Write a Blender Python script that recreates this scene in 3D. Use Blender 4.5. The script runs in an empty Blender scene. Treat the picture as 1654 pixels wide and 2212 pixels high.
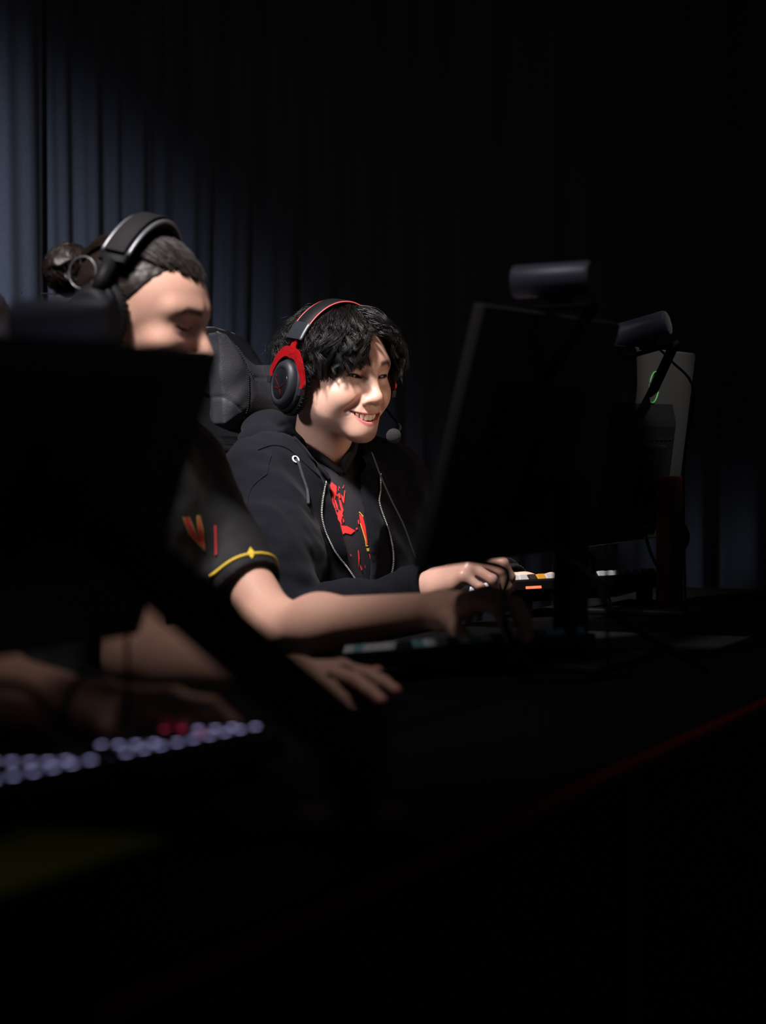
import bpy, bmesh, math, random
import numpy as np
from mathutils import Vector, Matrix, geometry

random.seed(7); RNG = np.random.default_rng(7)
scene = bpy.context.scene
COL = scene.collection

# ------------------------------------------------------------------ camera
FPX = 5000.0; CX = 827.0; CY = 1106.0; HORIZON = 933.0
CAMZ = 1.045
PITCH = math.atan((CY - HORIZON) / FPX)
cam_d = bpy.data.cameras.new('camera'); cam = bpy.data.objects.new('camera', cam_d); COL.objects.link(cam)
cam_d.sensor_fit = 'VERTICAL'; cam_d.sensor_height = 36.0; cam_d.lens = FPX * 36.0 / 2212.0
cam.location = (0, 0, CAMZ); cam.rotation_euler = (math.pi / 2 - PITCH, 0, 0)
cam_d.clip_start = 0.05
cam_d.dof.use_dof = True; cam_d.dof.focus_distance = 4.10; cam_d.dof.aperture_fstop = 3.1
scene.camera = cam
# ------------------------------------------------------------------ world, big lights, exposure
world = bpy.data.worlds.new('world'); scene.world = world; world.use_nodes = True
world.node_tree.nodes['Background'].inputs[0].default_value = (0.8, 0.85, 1.0, 1)
world.node_tree.nodes['Background'].inputs[1].default_value = 0.022
scene.view_settings.view_transform = 'Standard'; scene.view_settings.look = 'None'
scene.view_settings.gamma = 1.0; scene.view_settings.use_curve_mapping = False
scene.view_settings.exposure = 0.0

def spot(name, loc, target, power, col, angle, blend, radius):
    l = bpy.data.lights.new(name, 'SPOT'); l.energy = power; l.color = col
    l.spot_size = math.radians(angle); l.spot_blend = blend; l.shadow_soft_size = radius
    o = bpy.data.objects.new(name, l); COL.objects.link(o); o.location = loc
    o.rotation_euler = (Vector(target) - Vector(loc)).to_track_quat('-Z', 'Y').to_euler()
    return o
LAMPS = [((-0.62, 2.68, 2.52), (-0.33, 3.37, 1.25), 270.0, (1.0, 0.93, 0.91), 29, 0.7, 0.13),
         ((-0.50, 3.16, 2.56), (-0.04, 4.10, 1.13), 520.0, (1.0, 0.94, 0.91), 27, 0.7, 0.15),
         ((-1.45, 2.75, 3.00), (-1.20, 4.78, 0.86), 600.0, (0.86, 0.91, 1.0), 47, 1.0, 0.12),
         ((-1.85, 2.30, 2.05), (-0.20, 4.22, 1.04), 165.0, (0.97, 0.95, 0.98), 17, 0.9, 0.12),
         ((1.25, 2.95, 2.95), (0.50, 4.20, 1.13), 230.0, (1.0, 0.97, 0.95), 9.5, 0.7, 0.05),
         ((-0.45, 2.35, 2.95), (0.02, 2.95, 0.80), 44.0, (1.0, 0.92, 0.90), 56, 1.0, 0.12)]  # last spotlight is an added one, lifting hands, desk and webcams
for i, a in enumerate(LAMPS): spot('stage_spotlight_beam', *a)

# ------------------------------------------------------------------ helpers
def W(px, py, d):
    x = (px - CX) / FPX; y = (CY - py) / FPX
    cp, sp = math.cos(PITCH), math.sin(PITCH)
    v = np.array([x, cp + y * sp, -sp + y * cp]); v *= d / v[1]
    return v + np.array([0, 0, CAMZ])
def ray(px, py):
    v = W(px, py, 1.0) - np.array([0, 0, CAMZ]); return v / np.linalg.norm(v)
def N(v): v = np.asarray(v, float); return v / np.linalg.norm(v)
class Frame:
    """local (right, forward, up) of somebody looking yaw degrees away from the camera axis, nose dropped by pitch"""
    def __init__(s, o, yaw, pitch=0, roll=0):
        y, p, q = map(math.radians, (yaw, pitch, roll))
        f0 = np.array([math.sin(y), -math.cos(y), 0]); z = np.array([0, 0, 1.0])
        s.f = f0 * math.cos(p) - z * math.sin(p); u = f0 * math.sin(p) + z * math.cos(p)
        r = np.cross(s.f, u)
        s.r = r * math.cos(q) - u * math.sin(q); s.u = u * math.cos(q) + r * math.sin(q)
        s.o = np.asarray(o, float); s.M = np.stack([s.r, s.f, s.u])
    def w(s, *p):
        p = np.asarray(p[0] if len(p) == 1 else p, float); return s.o + p @ s.M
    def l(s, p): return (np.asarray(p) - s.o) @ s.M.T

DESK = CAMZ - 0.317
U2 = N([0.387, 0.922]); V2 = np.array([-U2[1], U2[0]]); O2 = np.array([-0.163, 1.302])
def D(s, t, z=0.0):                       # desk coordinates: along the row, toward the players, above the top
    p = O2 + s * U2 + t * V2; return np.array([p[0], p[1], DESK + z])
ROW_YAW = math.degrees(math.atan2(-V2[0], V2[1]))     # the way the players face
DESK_ANG = math.atan2(U2[1], U2[0])

# ------------------------------------------------------------------ materials
MATS = {}
def mat(name, col=(0.5, 0.5, 0.5), rough=0.5, metal=0.0, noise=0.0, nscale=40.0, bump=0.0, bscale=200.0, emit=None, estr=0.0,
        attr=None, sheen=0.0, sss=0.0, spec=0.5, coat=0.0, stretch=None):
    if name in MATS: return MATS[name]
    m = bpy.data.materials.new(name); m.use_nodes = True; nt = m.node_tree; b = nt.nodes['Principled BSDF']
    b.inputs['Roughness'].default_value = rough; b.inputs['Metallic'].default_value = metal
    b.inputs['Specular IOR Level'].default_value = spec
    b.inputs['Coat Weight'].default_value = coat
    if sheen: b.inputs['Sheen Weight'].default_value = sheen; b.inputs['Sheen Roughness'].default_value = 0.5
    if sss:
        b.inputs['Subsurface Weight'].default_value = sss; b.inputs['Subsurface Radius'].default_value = (1, 0.35, 0.2)
        b.inputs['Subsurface Scale'].default_value = 0.006
    tc = nt.nodes.new('ShaderNodeTexCoord'); src = tc.outputs['Object']
    if stretch:
        mp = nt.nodes.new('ShaderNodeMapping'); mp.inputs['Scale'].default_value = stretch
        nt.links.new(src, mp.inputs[0]); src = mp.outputs[0]
    n = nt.nodes.new('ShaderNodeTexNoise'); n.inputs['Scale'].default_value = nscale; n.inputs['Detail'].default_value = 4
    nt.links.new(src, n.inputs['Vector'])
    mix = nt.nodes.new('ShaderNodeMix'); mix.data_type = 'RGBA'; mix.blend_type = 'MULTIPLY'
    mix.inputs['Factor'].default_value = noise
    if attr:
        at = nt.nodes.new('ShaderNodeAttribute'); at.attribute_name = attr; nt.links.new(at.outputs['Color'], mix.inputs[6])
    else: mix.inputs[6].default_value = (*col, 1)
    nt.links.new(n.outputs['Fac'], mix.inputs[7]); nt.links.new(mix.outputs[2], b.inputs['Base Color'])
    if bump:
        n2 = nt.nodes.new('ShaderNodeTexNoise'); n2.inputs['Scale'].default_value = bscale; n2.inputs['Detail'].default_value = 3
        nt.links.new(src, n2.inputs['Vector'])
        bp = nt.nodes.new('ShaderNodeBump'); bp.inputs['Strength'].default_value = bump; bp.inputs['Distance'].default_value = 0.002
        nt.links.new(n2.outputs['Fac'], bp.inputs['Height']); nt.links.new(bp.outputs[0], b.inputs['Normal'])
    if emit: b.inputs['Emission Color'].default_value = (*emit, 1); b.inputs['Emission Strength'].default_value = estr
    MATS[name] = m; return m
mat('skin_warm', rough=0.37, attr='Col', noise=0.12, nscale=300, bump=0.06, bscale=900, sss=0.25)
mat('skin_fair', rough=0.60, spec=0.3, attr='Col', noise=0.15, nscale=300, bump=0.06, bscale=900, sss=0.25)
mat('eyeball', rough=0.12, attr='Col', spec=0.5)
mat('enamel', (0.82, 0.74, 0.60), rough=0.25, sss=0.1)
mat('hair_black', (0.0035, 0.003, 0.003), rough=0.40, noise=0.5, nscale=60, spec=0.30)
mat('hair_brown', (0.010, 0.005, 0.0035), rough=0.5, noise=0.5, nscale=60, spec=0.25)
mat('hoodie_fleece', (0.0062, 0.0069, 0.0104), rough=0.95, noise=0.5, nscale=500, bump=0.35, bscale=900, sheen=0.02, spec=0.08)
mat('hoodie_lining', (0.006, 0.006, 0.007), rough=1.0, noise=0.6, nscale=700, bump=0.6, bscale=700, spec=0.1)
mat('jersey_dark', (0.017, 0.016, 0.021), rough=0.7, noise=0.3, nscale=400, bump=0.1, bscale=1200, spec=0.25)
mat('jersey_black', (0.007, 0.007, 0.008), rough=0.75, noise=0.3, nscale=400, bump=0.1, bscale=1200, spec=0.25)
mat('print_red', (0.70, 0.020, 0.022), rough=0.7, noise=0.1, nscale=300)
mat('letter_red_shaded', (0.30, 0.010, 0.012), rough=0.8, noise=0.1, nscale=300)  # darker copy of the print red, chest shade put into the colour
mat('letter_yellow_shaded', (0.28, 0.19, 0.02), rough=0.8, noise=0.1, nscale=300)  # print yellow darkened the same way for the shaded chest
mat('print_yellow', (0.62, 0.42, 0.03), rough=0.7, noise=0.1, nscale=300)
mat('trouser_cloth', (0.012, 0.012, 0.014), rough=0.9, noise=0.3)
mat('shoe_rubber', (0.02, 0.02, 0.02), rough=0.7)
mat('zip_metal', (0.70, 0.70, 0.72), rough=0.35, metal=0.35)
mat('cord_woven', (0.010, 0.011, 0.016), rough=0.8, bump=0.5, bscale=600)
mat('leather_black', (0.026, 0.026, 0.032), rough=0.42, noise=0.25, nscale=60, bump=0.35, bscale=420)
mat('leather_panel', (0.027, 0.027, 0.033), rough=0.5, noise=0.25, nscale=60, bump=0.3, bscale=420)
mat('stitch_white', (0.55, 0.52, 0.48), rough=0.8)
mat('stitch_black', (0.004, 0.004, 0.004), rough=0.9)
mat('stitch_red', (0.60, 0.05, 0.06), rough=0.6)
mat('plastic_black', (0.004, 0.004, 0.005), rough=0.6, noise=0.2, spec=0.10)
mat('plastic_soft', (0.008, 0.009, 0.0125), rough=0.5, noise=0.15, spec=0.25)
mat('plastic_gloss', (0.004, 0.004, 0.005), rough=0.14, spec=0.4)
mat('red_metal', (0.26, 0.004, 0.006), rough=0.30, metal=0.4)
mat('logo_red', (0.05, 0.003, 0.004), rough=0.9, spec=0.0)
mat('satin_metal', (0.14, 0.145, 0.165), rough=0.4, metal=0.6)
mat('cushion_black', (0.005, 0.005, 0.006), rough=0.75, bump=0.4, bscale=300, spec=0.15)
mat('foam_black', (0.005, 0.005, 0.005), rough=0.95, bump=1.0, bscale=900)
mat('curtain_navy', (0.055, 0.064, 0.092), rough=0.95, noise=0.35, nscale=160, bump=0.2, bscale=500, sheen=0.1, spec=0.1)
mat('desk_black', (0.0035, 0.0035, 0.004), rough=0.8, noise=0.3, nscale=30, spec=0.05)
mat('desk_red', (0.10, 0.004, 0.003), rough=0.6, spec=0.1)
mat('monitor_grey', (0.045, 0.043, 0.041), rough=0.6, noise=0.15, nscale=300, spec=0.2)
mat('monitor_black', (0.005, 0.005, 0.006), rough=0.6, noise=0.2, spec=0.15)
mat('stand_red', (0.05, 0.0035, 0.006), rough=0.6, noise=0.2, spec=0.15)
mat('webcam_graphite', (0.085, 0.092, 0.135), rough=0.45, metal=0.2)
mat('webcam_cap', (0.10, 0.095, 0.095), rough=0.7)
mat('led_green', (0.05, 0.3, 0.05), emit=(0.12, 1.0, 0.25), estr=0.035)
mat('led_red', (0.5, 0.05, 0.03), emit=(1.0, 0.12, 0.05), estr=2.2)
mat('ring_grey', (0.12, 0.13, 0.12), rough=0.4)
mat('key_white', (0.55, 0.55, 0.58), rough=0.5)
mat('key_grey', (0.16, 0.16, 0.165), rough=0.5)
mat('key_teal', (0.16, 0.34, 0.36), rough=0.5)
mat('key_orange', (0.70, 0.33, 0.02), rough=0.5)
mat('key_black', (0.012, 0.012, 0.014), rough=0.4)
mat('key_glow', (0.2, 0.2, 0.3), rough=0.4, emit=(0.55, 0.52, 1.0), estr=2.4)
mat('key_glow_red', (0.2, 0.05, 0.1), rough=0.4, emit=(1.0, 0.06, 0.22), estr=0.9)
mat('mat_yellow', (0.72, 0.66, 0.02), rough=0.85, noise=0.2, nscale=200)
mat('mat_grey', (0.035, 0.035, 0.04), rough=0.85, noise=0.2, nscale=200)
mat('mat_black', (0.003, 0.003, 0.0035), rough=0.95, noise=0.3, nscale=200, spec=0.05)
mat('cable_black', (0.005, 0.005, 0.006), rough=0.7, spec=0.05)
mat('floor_carpet', (0.012, 0.012, 0.014), rough=1.0, noise=0.6, nscale=120, bump=0.4, bscale=400)
mat('wall_paint', (0.02, 0.02, 0.024), rough=0.9, noise=0.2, nscale=20)
mat('lamp_housing', (0.02, 0.02, 0.02), rough=0.5)
mat('lamp_glass', (0.9, 0.9, 0.9), emit=(1, 0.95, 0.88), estr=3.0)
mat('bracelet_bead', (0.02, 0.03, 0.03), rough=0.35)
def screen_mat(name, c1, c2, c3, strength):
    m = bpy.data.materials.new(name); m.use_nodes = True; nt = m.node_tree; b = nt.nodes['Principled BSDF']
    b.inputs['Base Color'].default_value = (0.01, 0.01, 0.01, 1); b.inputs['Roughness'].default_value = 0.3
    tc = nt.nodes.new('ShaderNodeTexCoord'); n = nt.nodes.new('ShaderNodeTexNoise'); n.inputs['Scale'].default_value = 6
    nt.links.new(tc.outputs['Object'], n.inputs['Vector'])
    r = nt.nodes.new('ShaderNodeValToRGB'); r.color_ramp.elements[0].color = (*c1, 1); r.color_ramp.elements[1].color = (*c2, 1)
    r.color_ramp.elements[0].position = 0.35; r.color_ramp.elements[1].position = 0.65
    e = r.color_ramp.elements.new(0.5); e.color = (*c3, 1)
    nt.links.new(n.outputs['Fac'], r.inputs[0]); nt.links.new(r.outputs[0], b.inputs['Emission Color'])
    b.inputs['Emission Strength'].default_value = strength; MATS[name] = m
screen_mat('screen_bright', (0.7, 0.45, 0.30), (1.0, 0.80, 0.62), (0.9, 0.65, 0.48), 1.9)
screen_mat('screen_dim', (0.2, 0.2, 0.28), (0.7, 0.55, 0.5), (0.4, 0.3, 0.3), 0.8)

# ------------------------------------------------------------------ objects
def link(o, parent=None):
    COL.objects.link(o)
    if parent is not None: o.parent = parent
    return o
def tag(o, label=None, cat=None, group=None, kind=None):
    for k, v in (('label', label), ('category', cat), ('group', group), ('kind', kind)):
        if v: o[k] = v
    return o
def thing(name, loc, label, cat, rotz=0.0, group=None):
    o = bpy.data.objects.new(name, None); o.empty_display_size = 0.05; link(o)
    o.location = loc; o.rotation_euler = (0, 0, rotz)
    return tag(o, label, cat, group)
def worldpos(o):
    p = Vector((0, 0, 0))
    while o is not None: p += o.location; o = o.parent
    return np.array(p)
def mesh_obj(name, verts, faces, m, parent=None, smooth=True, world=False, col=None, kind=None, label=None):
    me = bpy.data.meshes.new(name); verts = np.asarray(verts, float)
    if world and parent is not None: verts = verts - worldpos(parent)
    me.from_pydata(verts.tolist(), [], [list(map(int, f)) for f in faces] if not isinstance(faces, np.ndarray) else faces.tolist())
    me.materials.append(MATS[m] if isinstance(m, str) else m)
    if smooth: me.polygons.foreach_set('use_smooth', np.ones(len(me.polygons), bool))
    if col is not None:
        at = me.color_attributes.new('Col', 'FLOAT_COLOR', 'POINT')
        c = np.ones((len(verts), 4), np.float32); c[:, :3] = col; at.data.foreach_set('color', c.ravel())
    me.update()
    o = bpy.data.objects.new(name, me); link(o, parent)
    if kind: o['kind'] = kind
    if label: o['label'] = label
    return o
def copy_tree(o, parent=None):
    c = o.copy(); COL.objects.link(c); c.parent = parent
    for ch in list(o.children): copy_tree(ch, c)
    return c
class MB:
    def __init__(s): s.v = []; s.f = []
    def add(s, v, f):
        n = len(s.v); s.v += [tuple(map(float, p)) for p in v]; s.f += [[i + n for i in q] for q in f]; return s
    def box(s, c, size, R=None, bev=0.0, seg=2, taper=1.0):
        bm = bmesh.new(); bmesh.ops.create_cube(bm, size=1.0)
        for v in bm.verts:
            k = taper if v.co.z > 0 else 1.0
            v.co = Vector((v.co.x * size[0] * k, v.co.y * size[1] * k, v.co.z * size[2]))
        if bev: bmesh.ops.bevel(bm, geom=list(bm.edges), offset=bev, segments=seg, profile=0.5, affect='EDGES')
        vs = np.array([v.co[:] for v in bm.verts]); fs = [[v.index for v in f.verts] for f in bm.faces]; bm.free()
        if R is not None: vs = vs @ np.asarray(R).T
        return s.add(vs + np.asarray(c, float), fs)
    def tube(s, pts, r, n=8, closed=False, caps=True, flat=None):
        pts = np.asarray(pts, float); m = len(pts); r = np.broadcast_to(r, m)
        t = np.roll(pts, -1, 0) - np.roll(pts, 1, 0) if closed else np.gradient(pts, axis=0)
        t /= np.linalg.norm(t, axis=1)[:, None] + 1e-12
        a = np.array([0, 0, 1.0]) if abs(t[0][2]) < 0.9 else np.array([1.0, 0, 0])
        x = N(np.cross(t[0], a)); V = []
        for i in range(m):
            x = N(x - t[i] * (x @ t[i])); y = np.cross(t[i], x)
            for k in range(n):
                q = 2 * math.pi * k / n; V.append(pts[i] + r[i] * (math.cos(q) * x + math.sin(q) * y))
        F = []
        for i in range(m if closed else m - 1):
            j = (i + 1) % m
            for k in range(n): F.append([i * n + k, i * n + (k + 1) % n, j * n + (k + 1) % n, j * n + k])
        if not closed and caps: F.append(list(range(n))[::-1]); F.append([(m - 1) * n + k for k in range(n)])
        return s.add(V, F)
    def cyl(s, p0, p1, r0, r1=None, n=24, bev=0.0):
        p0, p1 = np.asarray(p0, float), np.asarray(p1, float); r1 = r0 if r1 is None else r1
        if bev:
            d = N(p1 - p0)
            return s.tube([p0, p0 + d * bev * 0.3, p0 + d * bev, p1 - d * bev, p1 - d * bev * 0.3, p1], [r0 - bev, r0 - bev * 0.3, r0, r1, r1 - bev * 0.3, r1 - bev], n)
        return s.tube([p0, p1], [r0, r1], n)
    def lathe(s, prof, c=(0, 0, 0), R=None, n=32):
        V = []; F = []; m = len(prof)
        for r, z in prof:
            for k in range(n): q = 2 * math.pi * k / n; V.append((r * math.cos(q), r * math.sin(q), z))
        for i in range(m - 1):
            for k in range(n): F.append([i * n + k, i * n + (k + 1) % n, (i + 1) * n + (k + 1) % n, (i + 1) * n + k])
        F.append(list(range(n))[::-1]); F.append([(m - 1) * n + k for k in range(n)])
        V = np.array(V)
        if R is not None: V = V @ np.asarray(R).T
        return s.add(V + np.asarray(c, float), F)
    def prism(s, poly, o, ax, ay, az, h):           # polygon (x, y) on axes ax, ay, thickness h along az
        o, ax, ay, az = (np.asarray(q, float) for q in (o, ax, ay, az)); n = len(poly)
        V = [o + x * ax + y * ay for x, y in poly] + [o + x * ax + y * ay + az * h for x, y in poly]
        return s.add(V, [list(range(n))[::-1], list(range(n, 2 * n))] + [[i, (i + 1) % n, n + (i + 1) % n, n + i] for i in range(n)])
    def build(s, name, m, parent=None, smooth=False, **k): return mesh_obj(name, s.v, s.f, m, parent, smooth, **k)
def autosmooth(o, ang=40):
    me = o.data; me.polygons.foreach_set('use_smooth', np.ones(len(me.polygons), bool)); me.set_sharp_from_angle(angle=math.radians(ang)); return o
def catmull(P, n=8, closed=False):
    P = np.asarray(P, float); out = []; m = len(P)
    for i in range(m if closed else m - 1):
        g = (lambda k: P[k % m]) if closed else (lambda k: P[min(max(k, 0), m - 1)])
        a, b, c, d = g(i - 1), g(i), g(i + 1), g(i + 2)
        for k in range(n):
            t = k / n; out.append(0.5 * (2 * b + (c - a) * t + (2 * a - 5 * b + 4 * c - d) * t * t + (3 * b - 3 * c + d - a) * t ** 3))
    if not closed: out.append(P[-1])
    return np.array(out)

# ------------------------------------------------------------------ distance fields -> meshes (surface nets)
f32 = np.float32
def smin(a, b, k): h = np.maximum(k - np.abs(a - b), 0) / k; return np.minimum(a, b) - h * h * k * 0.25
def smax(a, b, k): return -smin(-a, -b, k)
def rcone(p, a, b, ra, rb):
    a = np.asarray(a, f32); ab = np.asarray(b, f32) - a; pa = p - a
    h = np.clip(pa @ ab / (ab @ ab), 0, 1); q = pa - h[:, None] * ab
    return np.sqrt((q * q).sum(1)) - (ra + (rb - ra) * h)
def ell(p, c, r, R=None):
    q = p - np.asarray(c, f32)
    if R is not None: q = q @ np.asarray(R, f32).T
    r = np.asarray(r, f32); k0 = np.sqrt(((q / r) ** 2).sum(1)); k1 = np.sqrt(((q / (r * r)) ** 2).sum(1)) + 1e-9
    return k0 * (k0 - 1) / k1
def sph(p, c, r): q = p - np.asarray(c, f32); return np.sqrt((q * q).sum(1)) - r
def rbox(p, c, h, r, R=None):
    q = p - np.asarray(c, f32)
    if R is not None: q = q @ np.asarray(R, f32).T
    q = np.abs(q) - (np.asarray(h, f32) - r); return np.sqrt((np.maximum(q, 0) ** 2).sum(1)) + np.minimum(q.max(1), 0) - r
def chain(p, pts, rad, k=0.0):
    d = None
    for i in range(len(pts) - 1):
        e = rcone(p, pts[i], pts[i + 1], rad[i], rad[i + 1]); d = e if d is None else (smin(d, e, k) if k else np.minimum(d, e))
    return d
def vnoise(p, s, seed=0):
    q = p * s; i = np.floor(q).astype(np.int64); f = q - i; f = f * f * (3 - 2 * f); out = 0
    for dx in (0, 1):
        for dy in (0, 1):
            for dz in (0, 1):
                h = ((i[:, 0] + dx) * 73856093) ^ ((i[:, 1] + dy) * 19349663) ^ ((i[:, 2] + dz) * 83492791) ^ (seed * 2654435761)
                h = (h ^ (h >> 13)) * 1274126177 & 0x7fffffff
                v = (h % 10007) / 10007.0
                out = out + v * (f[:, 0] if dx else 1 - f[:, 0]) * (f[:, 1] if dy else 1 - f[:, 1]) * (f[:, 2] if dz else 1 - f[:, 2])
    return (out * 2 - 1).astype(f32)
def nets(f, lo, hi, vox, B=8, slack=1.6):
    lo = np.asarray(lo, float); n = np.ceil((np.asarray(hi) - lo) / vox / B).astype(int) * B
    nb = n // B
    bi = np.stack(np.meshgrid(*[np.arange(k) for k in nb], indexing='ij'), -1).reshape(-1, 3)
    cen = (lo + (bi + 0.5) * B * vox).astype(f32); dc = f(cen)
    G = np.ones(n + 1, f32)
    act = np.abs(dc) < slack * 0.87 * B * vox
    for b in bi[(~act) & (dc < 0)]: G[b[0]*B:b[0]*B+B+1, b[1]*B:b[1]*B+B+1, b[2]*B:b[2]*B+B+1] = -1
    loc = np.stack(np.meshgrid(*[np.arange(B + 1)] * 3, indexing='ij'), -1).reshape(-1, 3)
    ab = bi[act]
    for c0 in range(0, len(ab), 400):
        bb = ab[c0:c0 + 400]; idx = (bb[:, None, :] * B + loc[None]).reshape(-1, 3)
        val = f((lo + idx * vox).astype(f32)); G[idx[:, 0], idx[:, 1], idx[:, 2]] = val
    S = G < 0
    c8 = [S[dx:n[0]+dx, dy:n[1]+dy, dz:n[2]+dz] for dx in (0, 1) for dy in (0, 1) for dz in (0, 1)]
    tot = sum(c.astype(np.int8) for c in c8); cells = np.argwhere((tot > 0) & (tot < 8))
    if len(cells) == 0: return np.zeros((0, 3)), np.zeros((0, 4), int)
    ID = -np.ones(n, np.int64); ID[cells[:, 0], cells[:, 1], cells[:, 2]] = np.arange(len(cells))
    acc = np.zeros((len(cells), 3)); cnt = np.zeros(len(cells))
    cor = [np.array(q) for q in [(0,0,0),(1,0,0),(0,1,0),(1,1,0),(0,0,1),(1,0,1),(0,1,1),(1,1,1)]]
    for i in range(8):
        for ax in range(3):
            if cor[i][ax]: continue
            j = cor[i].copy(); j[ax] = 1
            a = cells + cor[i]; b = cells + j
            va = G[a[:, 0], a[:, 1], a[:, 2]]; vb = G[b[:, 0], b[:, 1], b[:, 2]]; m = (va < 0) != (vb < 0)
            t = va[m] / (va[m] - vb[m]); acc[m] += cor[i] + t[:, None] * (j - cor[i]); cnt[m] += 1
    verts = lo + (cells + acc / cnt[:, None]) * vox
    quads = []
    for ax in range(3):
        u, v = (ax + 1) % 3, (ax + 2) % 3
        sl = [slice(0, n[k]) for k in range(3)]; A = S[tuple(slice(0, n[k] + (0 if k == ax else 0)) for k in range(3))]
        sh = [slice(0, n[k]) for k in range(3)]; sh[ax] = slice(1, n[ax] + 1); Bv = S[tuple(sh)]
        e = np.argwhere(A != Bv); e = e[(e[:, u] > 0) & (e[:, v] > 0)]
        du = np.zeros(3, int); du[u] = 1; dv = np.zeros(3, int); dv[v] = 1
        g = lambda q: ID[q[:, 0], q[:, 1], q[:, 2]]
        q4 = np.stack([g(e - du - dv), g(e - dv), g(e), g(e - du)], 1)
        ins = A[e[:, 0], e[:, 1], e[:, 2]]; q4[~ins] = q4[~ins][:, ::-1]
        quads.append(q4[(q4 >= 0).all(1)])
    return verts, np.concatenate(quads)
def march(f, px, py, d0=2.5, d1=5.5, off=0.0):
    """where the sight line of a photograph point meets a surface (to place prints and seams on it)"""
    r = ray(px, py); o = np.array([0, 0, CAMZ]); t = d0
    for _ in range(220):
        h = float(f((o + r * t)[None].astype(f32))[0])
        if h < 0.0004: break
        t += max(h * 0.7, 0.0004)
        if t > d1: return None
    p = o + r * t; e = 0.002
    g = np.array([f(np.stack([p + e * ax, p - e * ax]).astype(f32)) for ax in np.eye(3)]); n = N(g[:, 0] - g[:, 1] + 1e-9)
    return p + n * off, n
def join(parts):
    V = []; F = []; C = []; n = 0
    for v, q, c in parts:
        V.append(v); F += (np.asarray(q) + n).tolist(); C.append(np.broadcast_to(c, (len(v), 3))); n += len(v)
    return np.concatenate(V), F, np.concatenate(C)
# ================================================================== the room
def struct(name, mb, m, parent=None): o = mb.build(name, m, parent); o['kind'] = 'structure'; return o
struct('floor', MB().box((0.2, 3.2, -0.02), (6.4, 8.4, 0.04)), 'floor_carpet')
CP0, CP1 = np.array([-1.75, 4.62]), np.array([2.95, 6.75]); cd = N(CP1 - CP0); cn = np.array([cd[1], -cd[0]])
wl = np.linalg.norm(CP1 - CP0) + 1.0; wm = (CP0 + CP1) / 2 - cn * 0.25; wa = math.atan2(cd[1], cd[0])
struct('wall_back', MB().box((wm[0], wm[1], 2.0), (wl + 1.6, 0.08, 4.0), np.array([[math.cos(wa), -math.sin(wa), 0], [math.sin(wa), math.cos(wa), 0], [0, 0, 1]])), 'wall_paint')
struct('ceiling', MB().box((0.2, 3.2, 4.02), (6.4, 8.4, 0.04)), 'wall_paint')
# ---- curtain panels: folds between creases
def curtain_s(px):                                   # where the sight line of a column meets the curtain line
    r = ray(px, 800)[:2]; A = np.array([[r[0], -cd[0]], [r[1], -cd[1]]]); return float(np.linalg.solve(A, CP0)[1])
crease = [-1180, -1090, -1000, -900, -815, -720, -640, -545, -470, -420, -330, -260, -150, -60, 75, 158, 232, 275, 345, 385, 470, 545, 640, 720, 800, 880, 945, 1060, 1195, 1260, 1325, 1450, 1560, 1700, 1850, 1990]
cs = np.array([curtain_s(x) for x in crease]); edges = [(-1180, 75), (75, 470), (470, 945), (945, 1325), (1325, 1990)]
labels = ['brightly lit navy curtain panel beside the hair bun', 'dim navy curtain panel behind the person with the hair bun', 'dark navy curtain panel behind the smiling person', 'almost black navy curtain panel behind the bluish webcam', 'almost black navy curtain panel behind the green ring light monitor']
for (x0, x1), lab in zip(edges, labels):
    sA, sB = curtain_s(x0) - 0.012, curtain_s(x1) + 0.012; nS = max(60, int((sB - sA) / 0.006)); nZ = 40
    S_, Z_ = np.meshgrid(np.linspace(sA, sB, nS), np.linspace(0.01, 3.85, nZ), indexing='ij'); s = S_.ravel(); z = Z_.ravel()
    sh = s + 0.020 * np.sin(1.1 * z + 9 * s) * (3.9 - z) / 4 - 0.03 * (z - 1.6)*0.35
    i = np.clip(np.searchsorted(cs, sh) - 1, 0, len(cs) - 2); u = np.clip((sh - cs[i]) / (cs[i + 1] - cs[i]), 0, 1); wd = cs[i + 1] - cs[i]
    bul = np.abs(np.sin(np.pi * u)) ** 0.9 * np.minimum(0.26 * wd, 0.04) + 0.010 * np.sin(2 * np.pi * u * 2 + 2 * z + i) * np.minimum(wd / 0.15, 1) * np.sin(np.pi * u)
    if lab.startswith('bright'): bul += 0.03
    P = CP0 + s[:, None] * cd + bul[:, None] * cn; V = np.column_stack([P, z]); idx = np.arange(nS * nZ).reshape(nS, nZ)
    Q = np.stack([idx[:-1, :-1], idx[1:, :-1], idx[1:, 1:], idx[:-1, 1:]], -1).reshape(-1, 4)
    b0 = CP0 + (sA + sB) / 2 * cd; o = mesh_obj('stage_curtain', V - (b0[0], b0[1], 0), Q, 'curtain_navy'); o.location = (b0[0], b0[1], 0)
    o.modifiers.new('solid', 'SOLIDIFY').thickness = 0.004
    tag(o, lab, 'curtain', 'navy stage curtain panels')
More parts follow.
